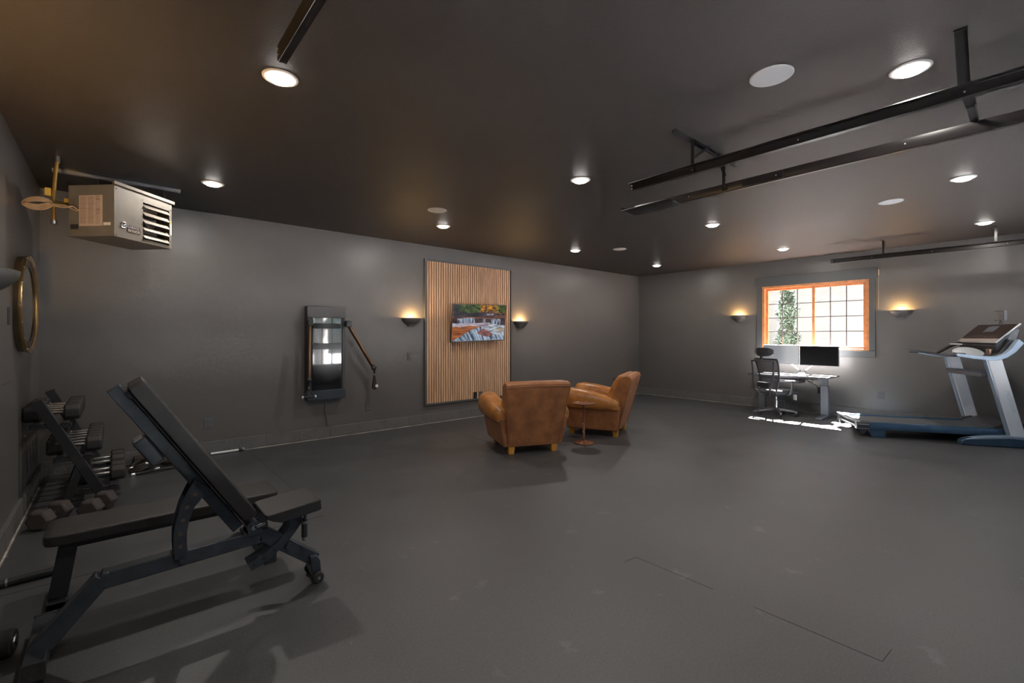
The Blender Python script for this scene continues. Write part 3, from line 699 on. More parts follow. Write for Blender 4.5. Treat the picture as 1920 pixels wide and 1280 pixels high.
# ------------------------------------------------------------------ club armchairs
def sring(cx, y, cz, rx, rz_, n=20, e=.62):          # superellipse ring in the xz plane
    out = []
    for k in range(n):
        a = 2*math.pi*k/n; c, s = math.cos(a), math.sin(a)
        out.append(Vector((cx+rx*math.copysign(abs(c)**e, c), y, cz+rz_*math.copysign(abs(s)**e, s))))
    return out
def rbox(m, x0, x1, y0, y1, z0, z1, crown=0):
    m.box(x0, x1, y0, y1, z0, z1)
def club_chair(label, loc, rzv):
    t = thing('leather_armchair', label, 'armchair', loc, rzv, group='tan leather club chairs')
    # body between the arms
    m = MB(); m.loft([[(-.30, -.35, .09), (.30, -.35, .09), (.31, .37, .09), (-.31, .37, .09)], [(-.32, -.40, .42), (.32, -.40, .42), (.32, .40, .34), (-.32, .40, .34)]])
    m.build('base', leatherb, t, bevel=.02, seg=3, world=False)
    # back: outer shell, leaning backwards and widening upwards
    prof = [(-.36, .09), (-.555, .815), (-.56, .848), (-.54, .872), (-.49, .880), (-.43, .865), (-.385, .825), (-.30, .60), (-.20, .38), (-.20, .09)]
    def bw(z): return .318+.085*min(1, max(0, (z-.09)/.75))
    rings = []
    for s_ in (-1, -.97, -.5, 0, .5, .97, 1):
        dr = 0 if abs(s_) < .98 else .012
        rings.append([Vector(((bw(z)*s_), y+(.006 if abs(s_) == 1 else 0), z+(.014*(1-s_*s_) if z > .8 else 0)-(dr if z > .8 else 0))) for y, z in prof])
    m = MB().loft(rings); m.build('backrest', leatherb, t, bevel=.012, seg=3, world=False)
    # top roll and inside cushion of the back
    m = MB(); rings = []
    for s_ in (-1, -.95, -.6, 0, .6, .95, 1):
        k = .86 if abs(s_) == 1 else 1
        rings.append([Vector((.375*s_, y*1.0+(1-k)*.0, z)) for y, z in ((-.475, .845*1), (-.44, .885*k+.845*(1-k)), (-.38, .88*k+.845*(1-k)), (-.32, .81), (-.245, .66), (-.17, .50), (-.15, .42), (-.28, .42), (-.42, .72))])
    m.loft(rings).build('back_cushion', leather, t, bevel=.02, seg=3, world=False)
    # arms: fat rolls swept front to back
    for sx in (-1, 1):
        m = MB(); rings = []
        for (y, cx, cz, rx, rr) in ((.455, .375, .515, .05, .06), (.45, .375, .515, .10, .115), (.425, .378, .52, .128, .145), (.33, .385, .53, .138, .152), (.15, .39, .525, .138, .142),
                                    (-.05, .39, .505, .130, .125), (-.22, .385, .480, .115, .105), (-.35, .375, .462, .10, .09), (-.385, .37, .460, .085, .075), (-.39, .37, .46, .04, .04)):
            rings.append(sring(sx*cx, y, cz, rx, rr, 24, .78))
        arm = m.loft(rings).build('arm', leather, t, world=False, angle=80)
        m = MB(); m.loft([[(sx*.26, -.36, .09), (sx*.375, -.36, .09), (sx*.385, .37, .09), (sx*.26, .37, .09)], [(sx*.26, -.41, .47), (sx*.435, -.41, .44), (sx*.455, .41, .47), (sx*.26, .41, .47)]])
        m.build('side_panel', leatherb, arm, bevel=.018, seg=3, world=False)
        m = MB(); m.tube([(sx*.448, -.40, .402), (sx*.458, 0, .405), (sx*.462, .40, .41)], .004, 6)
        m.build('piping', pipingm, arm, world=False)
    m = MB(); m.loft([sring(0, y, .40, .255*k, .085*k2, 28, .35) for y, k, k2 in ((-.21, .94, .8), (-.18, 1, 1), (.1, 1, 1.1), (.38, 1, 1), (.43, .98, .85), (.445, .93, .6))])
    m.build('seat_cushion', leather, t, world=False, angle=80)
    # seams up the back edges and across the top
    m = MB()
    for sx in (-1, 1): m.tube([(sx*(bw(z)+.001), y-.001, z) for y, z in ((-.363, .10), (-.457, .45), (-.53, .72), (-.556, .815))], .0045, 6)
    m.tube([(bw(.83)*s_, -.560, .822+.012*(1-s_*s_)) for s_ in (-1, -.5, 0, .5, 1)], .0045, 6)
    m.build('piping', pipingm, t, world=False)
    for sx in (-1, 1):
        for sy in (-1, 1):
            MB().loft([[(sx*.275+a*.030, sy*.315+b*.030, 0) for a, b in ((-1, -1), (1, -1), (1, 1), (-1, 1))], [(sx*.275+a*.040, sy*.315+b*.040, .092) for a, b in ((-1, -1), (1, -1), (1, 1), (-1, 1))]]).build('leg', legwood, t, bevel=.003, world=False)
    return t
def yaw(dx, dy): return math.atan2(dy, dx)-math.pi/2
club_chair('tan leather club armchair seen from behind, nearest the wood panel', (3.985, 4.36, 0), yaw(.398, .917))
club_chair('tan leather club armchair seen from the side, right of the pedestal table', (5.47, 4.335, 0), yaw(-.42, .907))
st = thing('side_table', 'small round pedestal table with a turned stem between the leather armchairs', 'side table', (4.70, 3.965, 0))
MB().lathe([(0, 0), (.125, 0), (.132, .006), (.13, .014), (.10, .022), (.045, .028), (.032, .04), (0, .041)], n=40).build('base', walnut, st, world=False)
pr = [(.022, .035), (.024, .05)]
z = .055
for k in range(9): pr += [(.010, z), (.019, z+.010), (.010, z+.020)]; z += .0235
pr += [(.010, z), (.013, z+.02), (.012, .40), (.014, .495), (.028, .515)]
MB().lathe(pr, n=20).build('stem', walnut, st, world=False)
MB().lathe([(0, .512), (.10, .513), (.140, .518), (.147, .526), (.150, .534), (.143, .534), (.137, .527), (0, .526)], n=48).build('tabletop', walnut, st, world=False)

# ------------------------------------------------------------------ incline bench (nearest object)
ib = thing('incline_bench', 'black adjustable weight bench with its backrest raised, nearest the camera', 'weight bench', (.3, 2.80, 0))
YA, YB = 2.765, 2.835
def mid(p): return (p[0], 2.80, p[1])
m = MB()
m.bar(mid((-.045, .312)), mid((.625, .336)), .07, .072); m.bar(mid((.605, .345)), mid((.885, .115)), .07, .072)
m.prism([(-.062, .295), (-.046, .349), (-.02, .350), (-.02, .278)], YA-.001, YB+.001, 'xz'); m.prism([(.598, .298), (.598, .374), (.632, .374), (.652, .335), (.625, .295)], YA-.001, YB+.001, 'xz')
m.bar(mid((-.04, .325)), mid((-.255, .075)), .07, .072)
m.build('main_frame', steelm, ib, bevel=.005)
m = MB(); m.box(-.285, -.215, 2.66, 3.10, .03, .098); m.build('rear_foot', steelm, ib, bevel=.005)
MB().box(-.288, -.212, 2.652, 2.662, .026, .102).box(-.288, -.212, 3.098, 3.108, .026, .102).box(-.28, -.22, 2.68, 2.72, 0, .03).box(-.28, -.22, 3.04, 3.08, 0, .03).build('end_cap', rubberm, ib, bevel=.003)
MB().prism([(.845, .155), (.885, .150), (.905, .115), (.912, .03), (.87, .012), (.855, .07), (.85, .10)], 2.745, 2.855, 'xz').build('front_foot', steelm, ib, bevel=.006)
for y0, y1 in ((2.715, 2.74), (2.86, 2.885)):
    wv = MB().lathe([(0, y0), (.026, y0), (.031, y0+.004), (.031, y1-.004), (.026, y1), (0, y1)], (.885, 0, .031), 'y', 28).build('wheel', rubberm, ib)
    MB().cyl((.885, y0-.004, .031), (.885, y0, .031), .009, n=12).build('axle_bolt', satin, wv)
# backrest pad
dd = Vector((.476, 0, -.742)).normalized(); nn = Vector((dd.z*-1, 0, dd.x)).normalized()   # normal to the pad, facing up and right
A = Vector((.0695, 0, 1.207)); Lp = .885; Mx = Matrix((dd, Vector((0, 1, 0)), nn)).transposed().to_4x4(); Mx.translation = A+Vector((0, 2.80, 0))
m = MB(); rings = []
for x, kw, kh in ((0, .90, .82), (.008, .97, .95), (.03, 1, 1), (.5, 1, 1), (.80, .98, 1), (.85, .9, .95), (.875, .72, .75), (.885, .55, .5)):
    rings.append([Mx @ Vector((x, .140*kw*sx, .035*kh*sz)) for sx, sz in ((-1, -1), (1, -1), (1, .78), (.96, 1), (-.96, 1), (-1, .78))])
m.loft(rings).build('back_pad', vinylm, ib, bevel=.008, seg=3)
m = MB(); m.box(.01, .87, -.075, .075, -.045, -.036, Mx)
m.box(-.02, .90, -.035, .035, -.105, -.05, Mx); m.box(.02, .06, -.055, .055, -.06, -.04, Mx); m.build('back_frame', steelm, ib, bevel=.004)
MB().box(.235, .375, -.06, .06, -.165, -.108, Mx).build('roller_housing', steelm, ib, bevel=.008)
MB().box(.232, .238, -.05, .05, -.155, -.118, Mx).build('housing_label', silverp, ib)
# curved adjustment plates
def arcplate(m, pts, w, y0, y1):
    L_, R_ = [], []
    for i, p in enumerate(pts):
        a = Vector(pts[max(0, i-1)]); b = Vector(pts[min(len(pts)-1, i+1)]); d = (b-a).normalized(); q = Vector((-d.y, d.x)); ww = w[i]/2
        L_.append((p[0]+q.x*ww, p[1]+q.y*ww)); R_.append((p[0]-q.x*ww, p[1]-q.y*ww))
    m.loft([[Vector((l[0], y0, l[1])), Vector((l[0], y1, l[1])), Vector((r[0], y1, r[1])), Vector((r[0], y0, r[1]))] for l, r in zip(L_, R_)])
ap = [(.335, .675), (.300, .635), (.268, .580), (.250, .520), (.240, .455), (.240, .395), (.245, .335)]
m = MB(); arcplate(m, ap, [.10, .075, .058, .053, .053, .053, .055], 2.745, 2.751); arcplate(m, ap, [.10, .075, .058, .053, .053, .053, .055], 2.849, 2.855)
arc = m.build('adjustment_arc', steelm, ib)
m = MB()
for p in ap[1:6]: m.cyl((p[0], 2.7435, p[1]), (p[0], 2.746, p[1]), .010, n=14)
m.build('pin_hole', mat('pin_hole_disc', (.12, .09, .065), .6), arc)  # thin brown discs stand for the pin holes
MB().cyl((.25, 2.735, .325), (.25, 2.865, .325), .017, n=20).cyl((.25, 2.728, .325), (.25, 2.737, .325), .011, n=12).build('pivot_bolt', steelm, ib)
MB().cyl((.555, 2.74, .405), (.555, 2.86, .405), .03, n=24).cyl((.52, 2.75, .37), (.52, 2.85, .37), .01).build('hinge', steelm, ib)
MB().cyl((.555, 2.725, .405), (.555, 2.742, .405), .013, n=16).bar((.56, 2.73, .405), (.61, 2.73, .415), .01, .014).build('pop_pin', satin, ib)
MB().box(.53, .60, 2.745, 2.752, .36, .41).box(.53, .60, 2.848, 2.855, .36, .41).build('hinge_plate', steelm, ib, bevel=.002)
# seat
Ms = Matrix.Translation((.742, 2.80, .458)) @ Matrix.Rotation(R(-5), 4, 'Y')
m = MB(); rings = []
for x, zb, kw in ((-.142, .9, .9), (-.136, .2, .97), (-.11, -.4, 1), (-.07, -1, 1), (.12, -1, 1), (.138, -.9, .97), (.144, -.5, .9)):
    rings.append([Ms @ Vector((x, .140*kw*sx, .031*(zb if sz < 0 else sz*(.9 if abs(x) > .14 else 1)))) for sx, sz in ((-1, -1), (1, -1), (1, .8), (.96, 1), (-.96, 1), (-1, .8))])
m.loft(rings).build('seat_pad', vinylm, ib, bevel=.006, seg=3)
m = MB(); m.box(-.06, .12, -.09, .09, -.040, -.032, Ms); m.build('seat_plate', steelm, ib)
m = MB()
for y0 in (2.752, 2.842): arcplate(m, [(.79, .43), (.775, .38), (.745, .325), (.70, .275), (.64, .235), (.585, .205), (.54, .188)], [.12, .07, .048, .046, .046, .046, .044], y0, y0+.006)
sarc = m.build('seat_arc', steelm, ib)
m = MB()
for p in ((.66, .246), (.61, .217), (.56, .195)): m.cyl((p[0], 2.7505, p[1]), (p[0], 2.7530, p[1]), .009, n=14)
m.build('pin_hole', blackm, sarc)
MB().cyl((.735, 2.742, .245), (.735, 2.866, .245), .018, n=20).build('pivot_bolt', steelm, ib)
lv = MB().bar((.803, 2.705, .43), (.803, 2.705, .385), .045, .008, (1, 0, 0)).build('handle_bracket', steelm, ib)
MB().cyl((.795, 2.698, .41), (.795, 2.702, .41), .006).cyl((.818, 2.698, .415), (.818, 2.702, .415), .006).build('screw', chrome, lv)
lh = MB().cyl((.803, 2.705, .375), (.803, 2.705, .295), .0155, n=20).build('release_grip', rubberm, ib)
MB().cyl((.803, 2.705, .385), (.803, 2.705, .372), .0165, n=20).cyl((.803, 2.705, .297), (.803, 2.705, .277), .0125, n=20).build('grip_ring', satin, lh)

# ------------------------------------------------------------------ flat bench
fb = thing('flat_bench', 'long low flat weight bench lying behind the incline bench', 'weight bench', (.26, 3.345, 0))
m = MB(); rings = []
for x, k, kz in ((-.272, .72, .6), (-.262, .88, .9), (-.235, .97, 1), (-.20, 1, 1), (.74, 1, 1), (.772, .96, 1), (.786, .88, .9), (.792, .8, .6)):
    rings.append([Vector((x, 3.345+.155*k*sx, .403+.027*kz*sz)) for sx, sz in ((-1, -1), (1, -1), (1, .75), (.96, 1), (-.96, 1), (-1, .75))])
padf = m.loft(rings).build('pad', vinylm, fb, bevel=.007, seg=3)
text('pad_lettering', 'TITAN', .07, rubberm, padf, Matrix.Translation((.285, 3.36, .4301)) @ Matrix.Rotation(R(8), 4, 'Z'), .0004)
m = MB(); m.box(-.20, .72, 3.31, 3.38, .315, .374); m.box(-.12, .10, 3.26, 3.42, .345, .376)
m.bar((-.185, 3.345, .33), (-.225, 3.345, .07), .075, .075, (1, 0, 0)); m.bar((.70, 3.345, .33), (.735, 3.345, .07), .075, .075, (1, 0, 0))
m.build('frame', blackm, fb, bevel=.004)
MB().box(-.265, -.10, 3.27, 3.335, 0.0, .065).box(-.265, -.19, 3.27, 3.62, .03, .07).build('rear_foot', steelm, fb, bevel=.004)
MB().box(.70, .77, 3.15, 3.54, 0.0, .07).build('front_foot', steelm, fb, bevel=.004)

# ------------------------------------------------------------------ dumbbell rack and dumbbells
rk = thing('dumbbell_rack', 'black three tier dumbbell rack against the left wall', 'rack', (-.28, 5.7, 0))
for yy in (5.25, 6.22):
    m = MB(); m.bar((-.475, yy, .90), (-.062, yy, .03), .05, .07, (1, 0, .5)); m.build('post', blackm, rk, bevel=.003)
    MB().bar((-.215, yy, .36), (-.32, yy, .0), .042, .055, (1, 0, .5)).bar((-.335, yy, .0225), (-.035, yy, .0225), .056, .045).build('brace', blackm, rk, bevel=.003)
TI = ((-.395, .715), (-.258, .430), (-.100, .145))
for cx, z in TI:
    m = MB()
    for dx in (-.085, .085): m.box(cx+dx-.022, cx+dx+.022, 5.22, 6.25, z-.006, z).box(cx+dx-.022, cx+dx-.018, 5.22, 6.25, z-.03, z)
    for yy in (5.25, 6.22): m.box(cx-.125, cx+.125, yy-.02, yy+.02, z-.04, z-.006)
    m.build('shelf', blackm, rk, bevel=.001, seg=1)
def dumbbell(L=.345, hw=.105, hy=.13, hz=.125, gl=.13):
    t = thing('dumbbell', 'x', 'dumbbell', (0, 0, 0), group='adjustable dumbbells on the rack')
    m = MB(); m.lathe([(0, -gl*.95), (.017, -gl*.95), (.017, -gl*.82), (.013, -gl*.8), (.013, -gl*.62), (.020, -gl*.58), (.020, -gl*.50), (.013, -gl*.46), (.0165, 0), (.013, gl*.46), (.020, gl*.50), (.020, gl*.58), (.013, gl*.62), (.013, gl*.8), (.017, gl*.82), (.017, gl*.95), (0, gl*.95)], axis='x', n=20)
    m.build('handle', chrome, t, world=False, angle=30)
    for s in (-1, 1):
        m = MB(); rings = []
        for x, k in ((0, .86), (.010, 1), (.5*hw, 1.0), (hw-.012, 1), (hw, .84)):
            xx = s*(L/2-hw+x); rings.append([Vector((xx, hy/2*k*a, hz/2*k*b)) for a, b in ((-.62, -1), (.62, -1), (1, -.55), (1, .45), (.62, 1), (-.62, 1), (-1, .45), (-1, -.55))])
        m.loft(rings).build('head', rubberm, t, world=False, bevel=.004)
    return t
db = dumbbell(); first = True
YT = ((5.42, 5.60, 5.77, 5.93, 6.09), (5.40, 5.55, 5.70, 5.85, 6.00, 6.14), (5.42, 5.60, 5.93, 6.12))
ORD = {5: ('nearest', 'second nearest', 'middle', 'second farthest', 'farthest'), 6: ('nearest', 'second nearest', 'third nearest', 'fourth nearest', 'fifth nearest', 'farthest'), 4: ('nearest', 'second nearest', 'second farthest', 'farthest')}
for ti, (cx, z) in enumerate(TI):
    for k, y in enumerate(YT[ti]):
        o = db if first else dup(db); first = False
        o.location = (cx, y, z+.0635); o['label'] = 'black dumbbell with chrome handle, %s on the %s rack shelf' % (ORD[len(YT[ti])][k], ('top', 'middle', 'bottom')[ti])
def hexbell(label, loc, rzv, r=.085, L=.34, hw=.11):
    t = thing('hex_dumbbell', label, 'dumbbell', loc, rzv, group='hex dumbbells on the floor')
    MB().lathe([(.014, -L/2+hw), (.017, -.03), (.018, 0), (.017, .03), (.014, L/2-hw)], (0, 0, r*.866), 'x', 18).build('handle', satin, t, world=False)
    for s in (-1, 1):
        rings = [[Vector((s*(L/2-hw+x), r*k*math.cos(R(60*j)), r*.866+r*k*math.sin(R(60*j)))) for j in range(6)] for x, k in ((0, .8), (.012, 1), (hw-.015, 1), (hw, .78))]
        MB().loft(rings).build('head', greyrub, t, world=False, bevel=.004)
hexbell('grey hex dumbbell on the floor in front of the right rack foot', (-.105, 4.98, 0), R(66), .078, .30, .10)
hexbell('grey hex dumbbell on the floor in front of the left rack foot', (-.37, 4.91, 0), R(64), .078, .30, .10)
fd = thing('floor_dumbbell', 'small black dumbbell with a bright end bolt on the floor at lower left', 'dumbbell', (-.45, 3.02, 0), R(-8))
MB().cyl((-.11, 0, .055), (.11, 0, .055), .016).build('handle', blackm, fd, world=False)
for s in (-1, 1):
    hd = MB().lathe([(0, s*.055), (.05, s*.055), (.056, s*.062), (.056, s*.105), (.05, s*.112), (0, s*.112)], (0, 0, .056), 'x', 32).build('head', rubberm, fd, world=False)
    MB().lathe([(0, s*.112), (.026, s*.112), (.024, s*.117), (.012, s*.119), (0, s*.119)], (0, 0, .056), 'x', 24).build('end_bolt', satin, hd, world=False)
bb = thing('dark_strip', 'dark rod-shaped strip on the floor between the left wall and the flat bench', 'bar', (-.37, 3.84, 0))
MB().cyl((-.53, 3.835, .022), (-.24, 3.85, .022), .022, n=20).build('bar', blackm, bb)  # dark strip on the floor, built as a black rod
MB().cyl((-.54, 3.835, .022), (-.51, 3.836, .022), .0235, n=20).cyl((-.47, 3.838, .022), (-.462, 3.8385, .022), .0235, n=20).build('collar', satin, bb)
# cable attachments in a heap by the wall
bx = thing('foam_block', 'brown-black block standing against the wall behind the cable attachments', 'block', (.31, 6.4, 0))
MB().box(.15, .50, 6.36, 6.495, 0, .115).build('block', mat('brown_foam', (.055, .035, .028), .7), bx, bevel=.012, world=True)
rp = mat('dark_rope', (.045, .036, .030), .7, bump=.5, bscale=120)
def coil(label, c, rx, ry, tilt, k):
    t = thing('cable_attachment', label, 'cable attachment', c, 0, 'cable attachments heaped on the floor')
    m = MB(); rnd = random.Random(k)
    for q in range(3):
        m.tube([(rx*(1-.12*q)*math.cos(a), ry*(1-.12*q)*math.sin(a), .018+.022*q+tilt*(.5+.5*math.sin(a+k))) for a in [2*math.pi*i/28 for i in range(28)]], .0115, 8, close=True)
    m.build('tube_band', rp, t, world=False)
    m = MB()
    for a in (k*1.3, k*1.3+2.4, k*1.3+4.1):
        p = Vector((rx*math.cos(a), ry*math.sin(a), .055+tilt*(.5+.5*math.sin(a+k)))); m.cyl(p+Vector((-.016, 0, 0)), p+Vector((.016, .004, .004)), .009, n=12); m.tube([p+Vector((.016+.013*math.cos(b), 0, .013*math.sin(b))) for b in [2*math.pi*i/12 for i in range(12)]], .0035, 6, close=True)
    m.build('metal_clip', chrome, t, world=False)
coil('coiled black band nearest the rack in the heap by the wall', (.20, 6.21, 0), .085, .075, .05, 1)
coil('coiled black band in the middle of the heap by the wall', (.335, 6.20, 0), .10, .07, .07, 2)
coil('coiled black band at the right of the heap, behind the raised backrest', (.455, 6.22, 0), .075, .07, .05, 3)
hb = thing('handle_bar_attachment', 'black curl bar with bright ends in front of the heap of bands', 'cable attachment', (.3, 6.08, 0))
MB().tube([(.14, 6.03, .016), (.24, 6.05, .016), (.30, 6.02, .03), (.38, 6.05, .03), (.44, 6.08, .016), (.56, 6.12, .016)], .014, 12).build('bar', rubberm, hb)
MB().cyl((.12, 6.025, .016), (.15, 6.032, .016), .017).cyl((.55, 6.117, .016), (.585, 6.128, .016), .017).cyl((.31, 6.02, .045), (.35, 6.03, .045), .012).build('bar_end', chrome, hb)
wbar = thing('white_bar', 'white exercise bar with a ball end lying against the foot of the back wall', 'bar', (1.03, 6.47, 0))
MB().cyl((.70, 6.475, .018), (1.16, 6.475, .018), .013, n=18).build('tube', whitem, wbar)
MB().cyl((.80, 6.475, .018), (.86, 6.475, .018), .0145).cyl((1.15, 6.475, .018), (1.18, 6.475, .018), .018).build('collar', blackm, wbar)
MB().ball((1.20, 6.472, .022), .021).build('ball_end', satin, wbar)

# ------------------------------------------------------------------ desk and monitors
dk = thing('standing_desk', 'grey height-adjustable desk under the window', 'desk', (9.36, 2.95, 0))
DX0, DX1, DY0, DY1, DZ = 9.02, 9.72, 2.32, 3.62, .725
m = MB(); pts = []
for cx, cy, a0 in ((DX0+.05, DY0+.05, 180), (DX1-.03, DY0+.03, 270), (DX1-.03, DY1-.03, 0), (DX0+.05, DY1-.05, 90)):
    rr = .05 if cx < 9.3 else .03
    for k in range(5): a = R(a0+k*22.5); pts.append((cx+rr*math.cos(a), cy+rr*math.sin(a)))
m.prism(pts, DZ-.028, DZ, 'xy').build('desktop', desktopm, dk, bevel=.004)
m = MB(); m.box(9.20, 9.24, 2.44, 3.50, DZ-.068, DZ-.03).box(9.50, 9.54, 2.44, 3.50, DZ-.068, DZ-.03); m.build('rail', blackm, dk)
for yy in (2.46, 3.48):
    lg = MB().box(9.33, 9.41, yy-.055, yy+.055, .03, .55).box(9.34, 9.40, yy-.045, yy+.045, .55, .68).box(9.12, 9.62, yy-.04, yy+.04, DZ-.06, DZ-.029).build('leg', deskleg, dk, bevel=.004)
    MB().prism([(9.02, 0.0), (9.02, .022), (9.08, .030), (9.30, .055), (9.44, .055), (9.66, .030), (9.72, .022), (9.72, 0)], yy-.04, yy+.04, 'xz').build('foot', deskleg, lg, bevel=.006)
MB().box(9.05, 9.12, 2.60, 2.76, DZ-.058, DZ-.029).build('keypad', blackm, dk, bevel=.003)
MB().box(9.10, 9.45, 2.78, 3.35, DZ-.14, DZ-.075).build('cable_tray', blackm, dk, bevel=.005)
m = MB(); m.tube([(9.3, 2.62, .66), (9.4, 2.66, .60), (9.5, 2.74, .59), (9.6, 2.82, .64)], .005, 6).tube([(9.55, 2.8, .62), (9.75, 2.7, .52), (RX-.03, 2.67, .43)], .005, 6); m.build('cable', blackm, dk)
ma = thing('monitor_stand', 'dual monitor stand clamped to the back of the desk', 'monitor stand', (9.58, 2.87, DZ))
MB().box(9.53, 9.63, 2.80, 2.94, DZ, DZ+.012).box(9.56, 9.60, 2.815, 2.925, DZ+.012, DZ+.03).build('clamp_base', silverp, ma, bevel=.004)
for s in (-1, 1):
    a = MB().cyl((9.58, 2.87+s*.045, DZ+.01), (9.58, 2.87+s*.045, DZ+.075), .017, n=18).build('post', darkgp, ma)
    MB().bar((9.58, 2.87+s*.045, DZ+.06), (9.57, 2.87+s*.20, DZ+.19), .03, .022).bar((9.57, 2.87+s*.20, DZ+.19), (9.535, 2.87+s*.30, DZ+.33), .028, .022).build('arm', silverp, a, bevel=.004)
def monitor(label, cy, zc, sm, rzv=0, s=1):
    t = thing('monitor', label, 'monitor', (9.50, cy, zc), rzv, group='computer monitors on the desk')   # screen faces local -x
    w_, h_ = .60, .355
    MB().box(-.012, .022, -w_/2, w_/2, -h_/2, h_/2).box(.022, .045, -.12, .12, -.11, .09).build('housing', mat('monitor_housing', (.10, .10, .11), .65), t, bevel=.003, world=False)
    MB().box(-.014, -.0121, -w_/2+.006, w_/2-.006, -h_/2+.010, h_/2-.006).build('screen', sm, t, world=False, smooth=False)
gradm = bpy.data.materials.new('grey_gradient_screen'); gradm.use_nodes = True; nt = gradm.node_tree; b = nt.nodes['Principled BSDF']  # emission graded from pale grey to darker grey across the screen
tc = nt.nodes.new('ShaderNodeTexCoord'); sp = nt.nodes.new('ShaderNodeSeparateXYZ'); nz_ = nt.nodes.new('ShaderNodeTexNoise'); nz_.inputs['Scale'].default_value = 3
rr = nt.nodes.new('ShaderNodeValToRGB'); e = rr.color_ramp.elements; e[0].position = .0; e[0].color = (.80, .81, .82, 1); e[1].position = 1; e[1].color = (.32, .34, .38, 1)
ex = rr.color_ramp.elements.new(.32); ex.color = (.72, .73, .75, 1); ex = rr.color_ramp.elements.new(.55); ex.color = (.40, .42, .46, 1)
nt.links.new(tc.outputs['Generated'], sp.inputs[0]); nt.links.new(sp.outputs['Y'], rr.inputs[0]); nt.links.new(rr.outputs[0], b.inputs['Emission Color'])
b.inputs['Base Color'].default_value = (.02, .02, .02, 1); b.inputs['Emission Strength'].default_value = .30; b.inputs['Roughness'].default_value = .3
monitor('black-screened monitor on the right side of the desk', 2.585, 1.066, screenb, R(-1))
monitor('pale grey monitor behind the office chair headrest', 3.200, 1.075, gradm, R(2))

# ------------------------------------------------------------------ office chair
oc = thing('office_chair', 'black mesh office chair with a headrest at the desk', 'office chair', (9.02, 3.12, 0), R(-24))
# local: +x is the way the chair faces
bs = MB().lathe([(.030, .075), (.042, .08), (.042, .125), (.03, .135)], n=24).build('base_hub', satin, oc, world=False)
for k in range(5):
    a = R(72*k+20); c_, s_ = math.cos(a), math.sin(a)
    lg = MB().loft([[Vector((c_*r_-s_*w_*t_[0], s_*r_+c_*w_*t_[0], z_+h_*t_[1])) for t_ in ((-1, -1), (1, -1), (1, 1), (-1, 1))] for r_, w_, h_, z_ in ((.03, .028, .022, .105), (.18, .022, .017, .098), (.315, .018, .012, .078), (.33, .014, .010, .075))]).build('base_leg', mat('brushed_grey', (.22, .22, .23), .35, metal=.7), oc, bevel=.004, world=False)
    cx_, cy_ = c_*.31, s_*.31
    M_ = Matrix.Translation((cx_, cy_, .028)) @ Matrix.Rotation(a+1.1*k, 4, 'Z')
    m = MB()
    for d_ in (-.018, .006): m.loft([[M_ @ Vector((.028*math.cos(2*math.pi*i/20), d_+q, .028*math.sin(2*math.pi*i/20))) for i in range(20)] for q in (0, .012)])
    m.build('caster', darkgp, lg, world=False)
    MB().cyl((cx_, cy_, .03), (cx_, cy_, .075), .007, n=10).build('caster_stem', satin, lg, world=False)
MB().cyl((0, 0, .12), (0, 0, .26), .024, n=24).cyl((0, 0, .26), (0, 0, .36), .015, n=20).build('gas_lift', chrome, oc, world=False)
MB().box(-.13, .12, -.07, .07, .345, .395).build('tilt_mechanism', blackm, oc, bevel=.008, world=False)
MB().cyl((.03, -.06, .36), (.03, -.24, .35), .006, n=10).box(.015, .05, -.29, -.23, .343, .357).build('lever', blackm, oc, bevel=.002, world=False)
m = MB(); rings = []
for x, w_, zt, zb in ((-.22, .19, .455, .41), (-.20, .215, .468, .40), (-.1, .235, .468, .395), (.1, .245, .472, .395), (.21, .24, .470, .40), (.255, .225, .455, .395), (.275, .205, .435, .39)):
    rings.append([Vector((x, a*w_, zb+(zt-zb)*b)) for a, b in ((-.9, 0), (.9, 0), (1, .45), (.96, .9), (.7, 1), (-.7, 1), (-.96, .9), (-1, .45))])
m.loft(rings).build('seat', mat('seat_fabric', (.055, .055, .06), .38, spec=.6), oc, world=False, bevel=.006, seg=3)
m = MB(); m.loft([[Vector((x, a*w_, zb+b*.016)) for a, b in ((-1, 0), (1, 0), (1, 1), (-1, 1))] for x, w_, zb in ((-.21, .20, .392), (.2, .225, .382))]).build('seat_shell', darkgp, oc, world=False)
# backrest: frame and mesh; curved S profile
def bx_(z): return -.185-.10*(z-.45)+.055*math.sin((z-.42)/.6*math.pi)*1.0
def bwid(z): return .185+.055*min(1, max(0, (z-.50)/.45))-(.03 if z < .48 else 0)
m = MB(); zs = [.44+.57*k/14 for k in range(15)]
outl = [(-bwid(z), z) for z in zs]+[(bwid(z), z) for z in zs[::-1]]
pts = [Vector((bx_(z)-.02*(1-(y/.24)**2), y, z)) for y, z in outl]
m.tube(pts, .015, 8, close=True); m.build('back_frame', mat('frame_grey', (.03, .03, .033), .4), oc, world=False)
m = MB(); front = []; 
meshm = bpy.data.materials.new('woven_mesh'); meshm.use_nodes = True; nt = meshm.node_tree; b = nt.nodes['Principled BSDF']; b.inputs['Base Color'].default_value = (.05, .05, .055, 1); b.inputs['Roughness'].default_value = .7
tr = nt.nodes.new('ShaderNodeBsdfTransparent'); mx = nt.nodes.new('ShaderNodeMixShader'); mx.inputs[0].default_value = .86
nt.links.new(tr.outputs[0], mx.inputs[1]); nt.links.new(b.outputs[0], mx.inputs[2]); nt.links.new(mx.outputs[0], nt.nodes['Material Output'].inputs[0])
grid = [[Vector((bx_(z)-.02*(1-(f_)**2), bwid(z)*f_*.96, z)) for f_ in [-1+k/5 for k in range(11)]] for z in zs]
V = [[m.bm.verts.new(p) for p in r] for r in grid]
for a, b2 in zip(V, V[1:]):
    for i in range(10): m.bm.faces.new((a[i], a[i+1], b2[i+1], b2[i]))
m.build('mesh_back', meshm, oc, world=False)
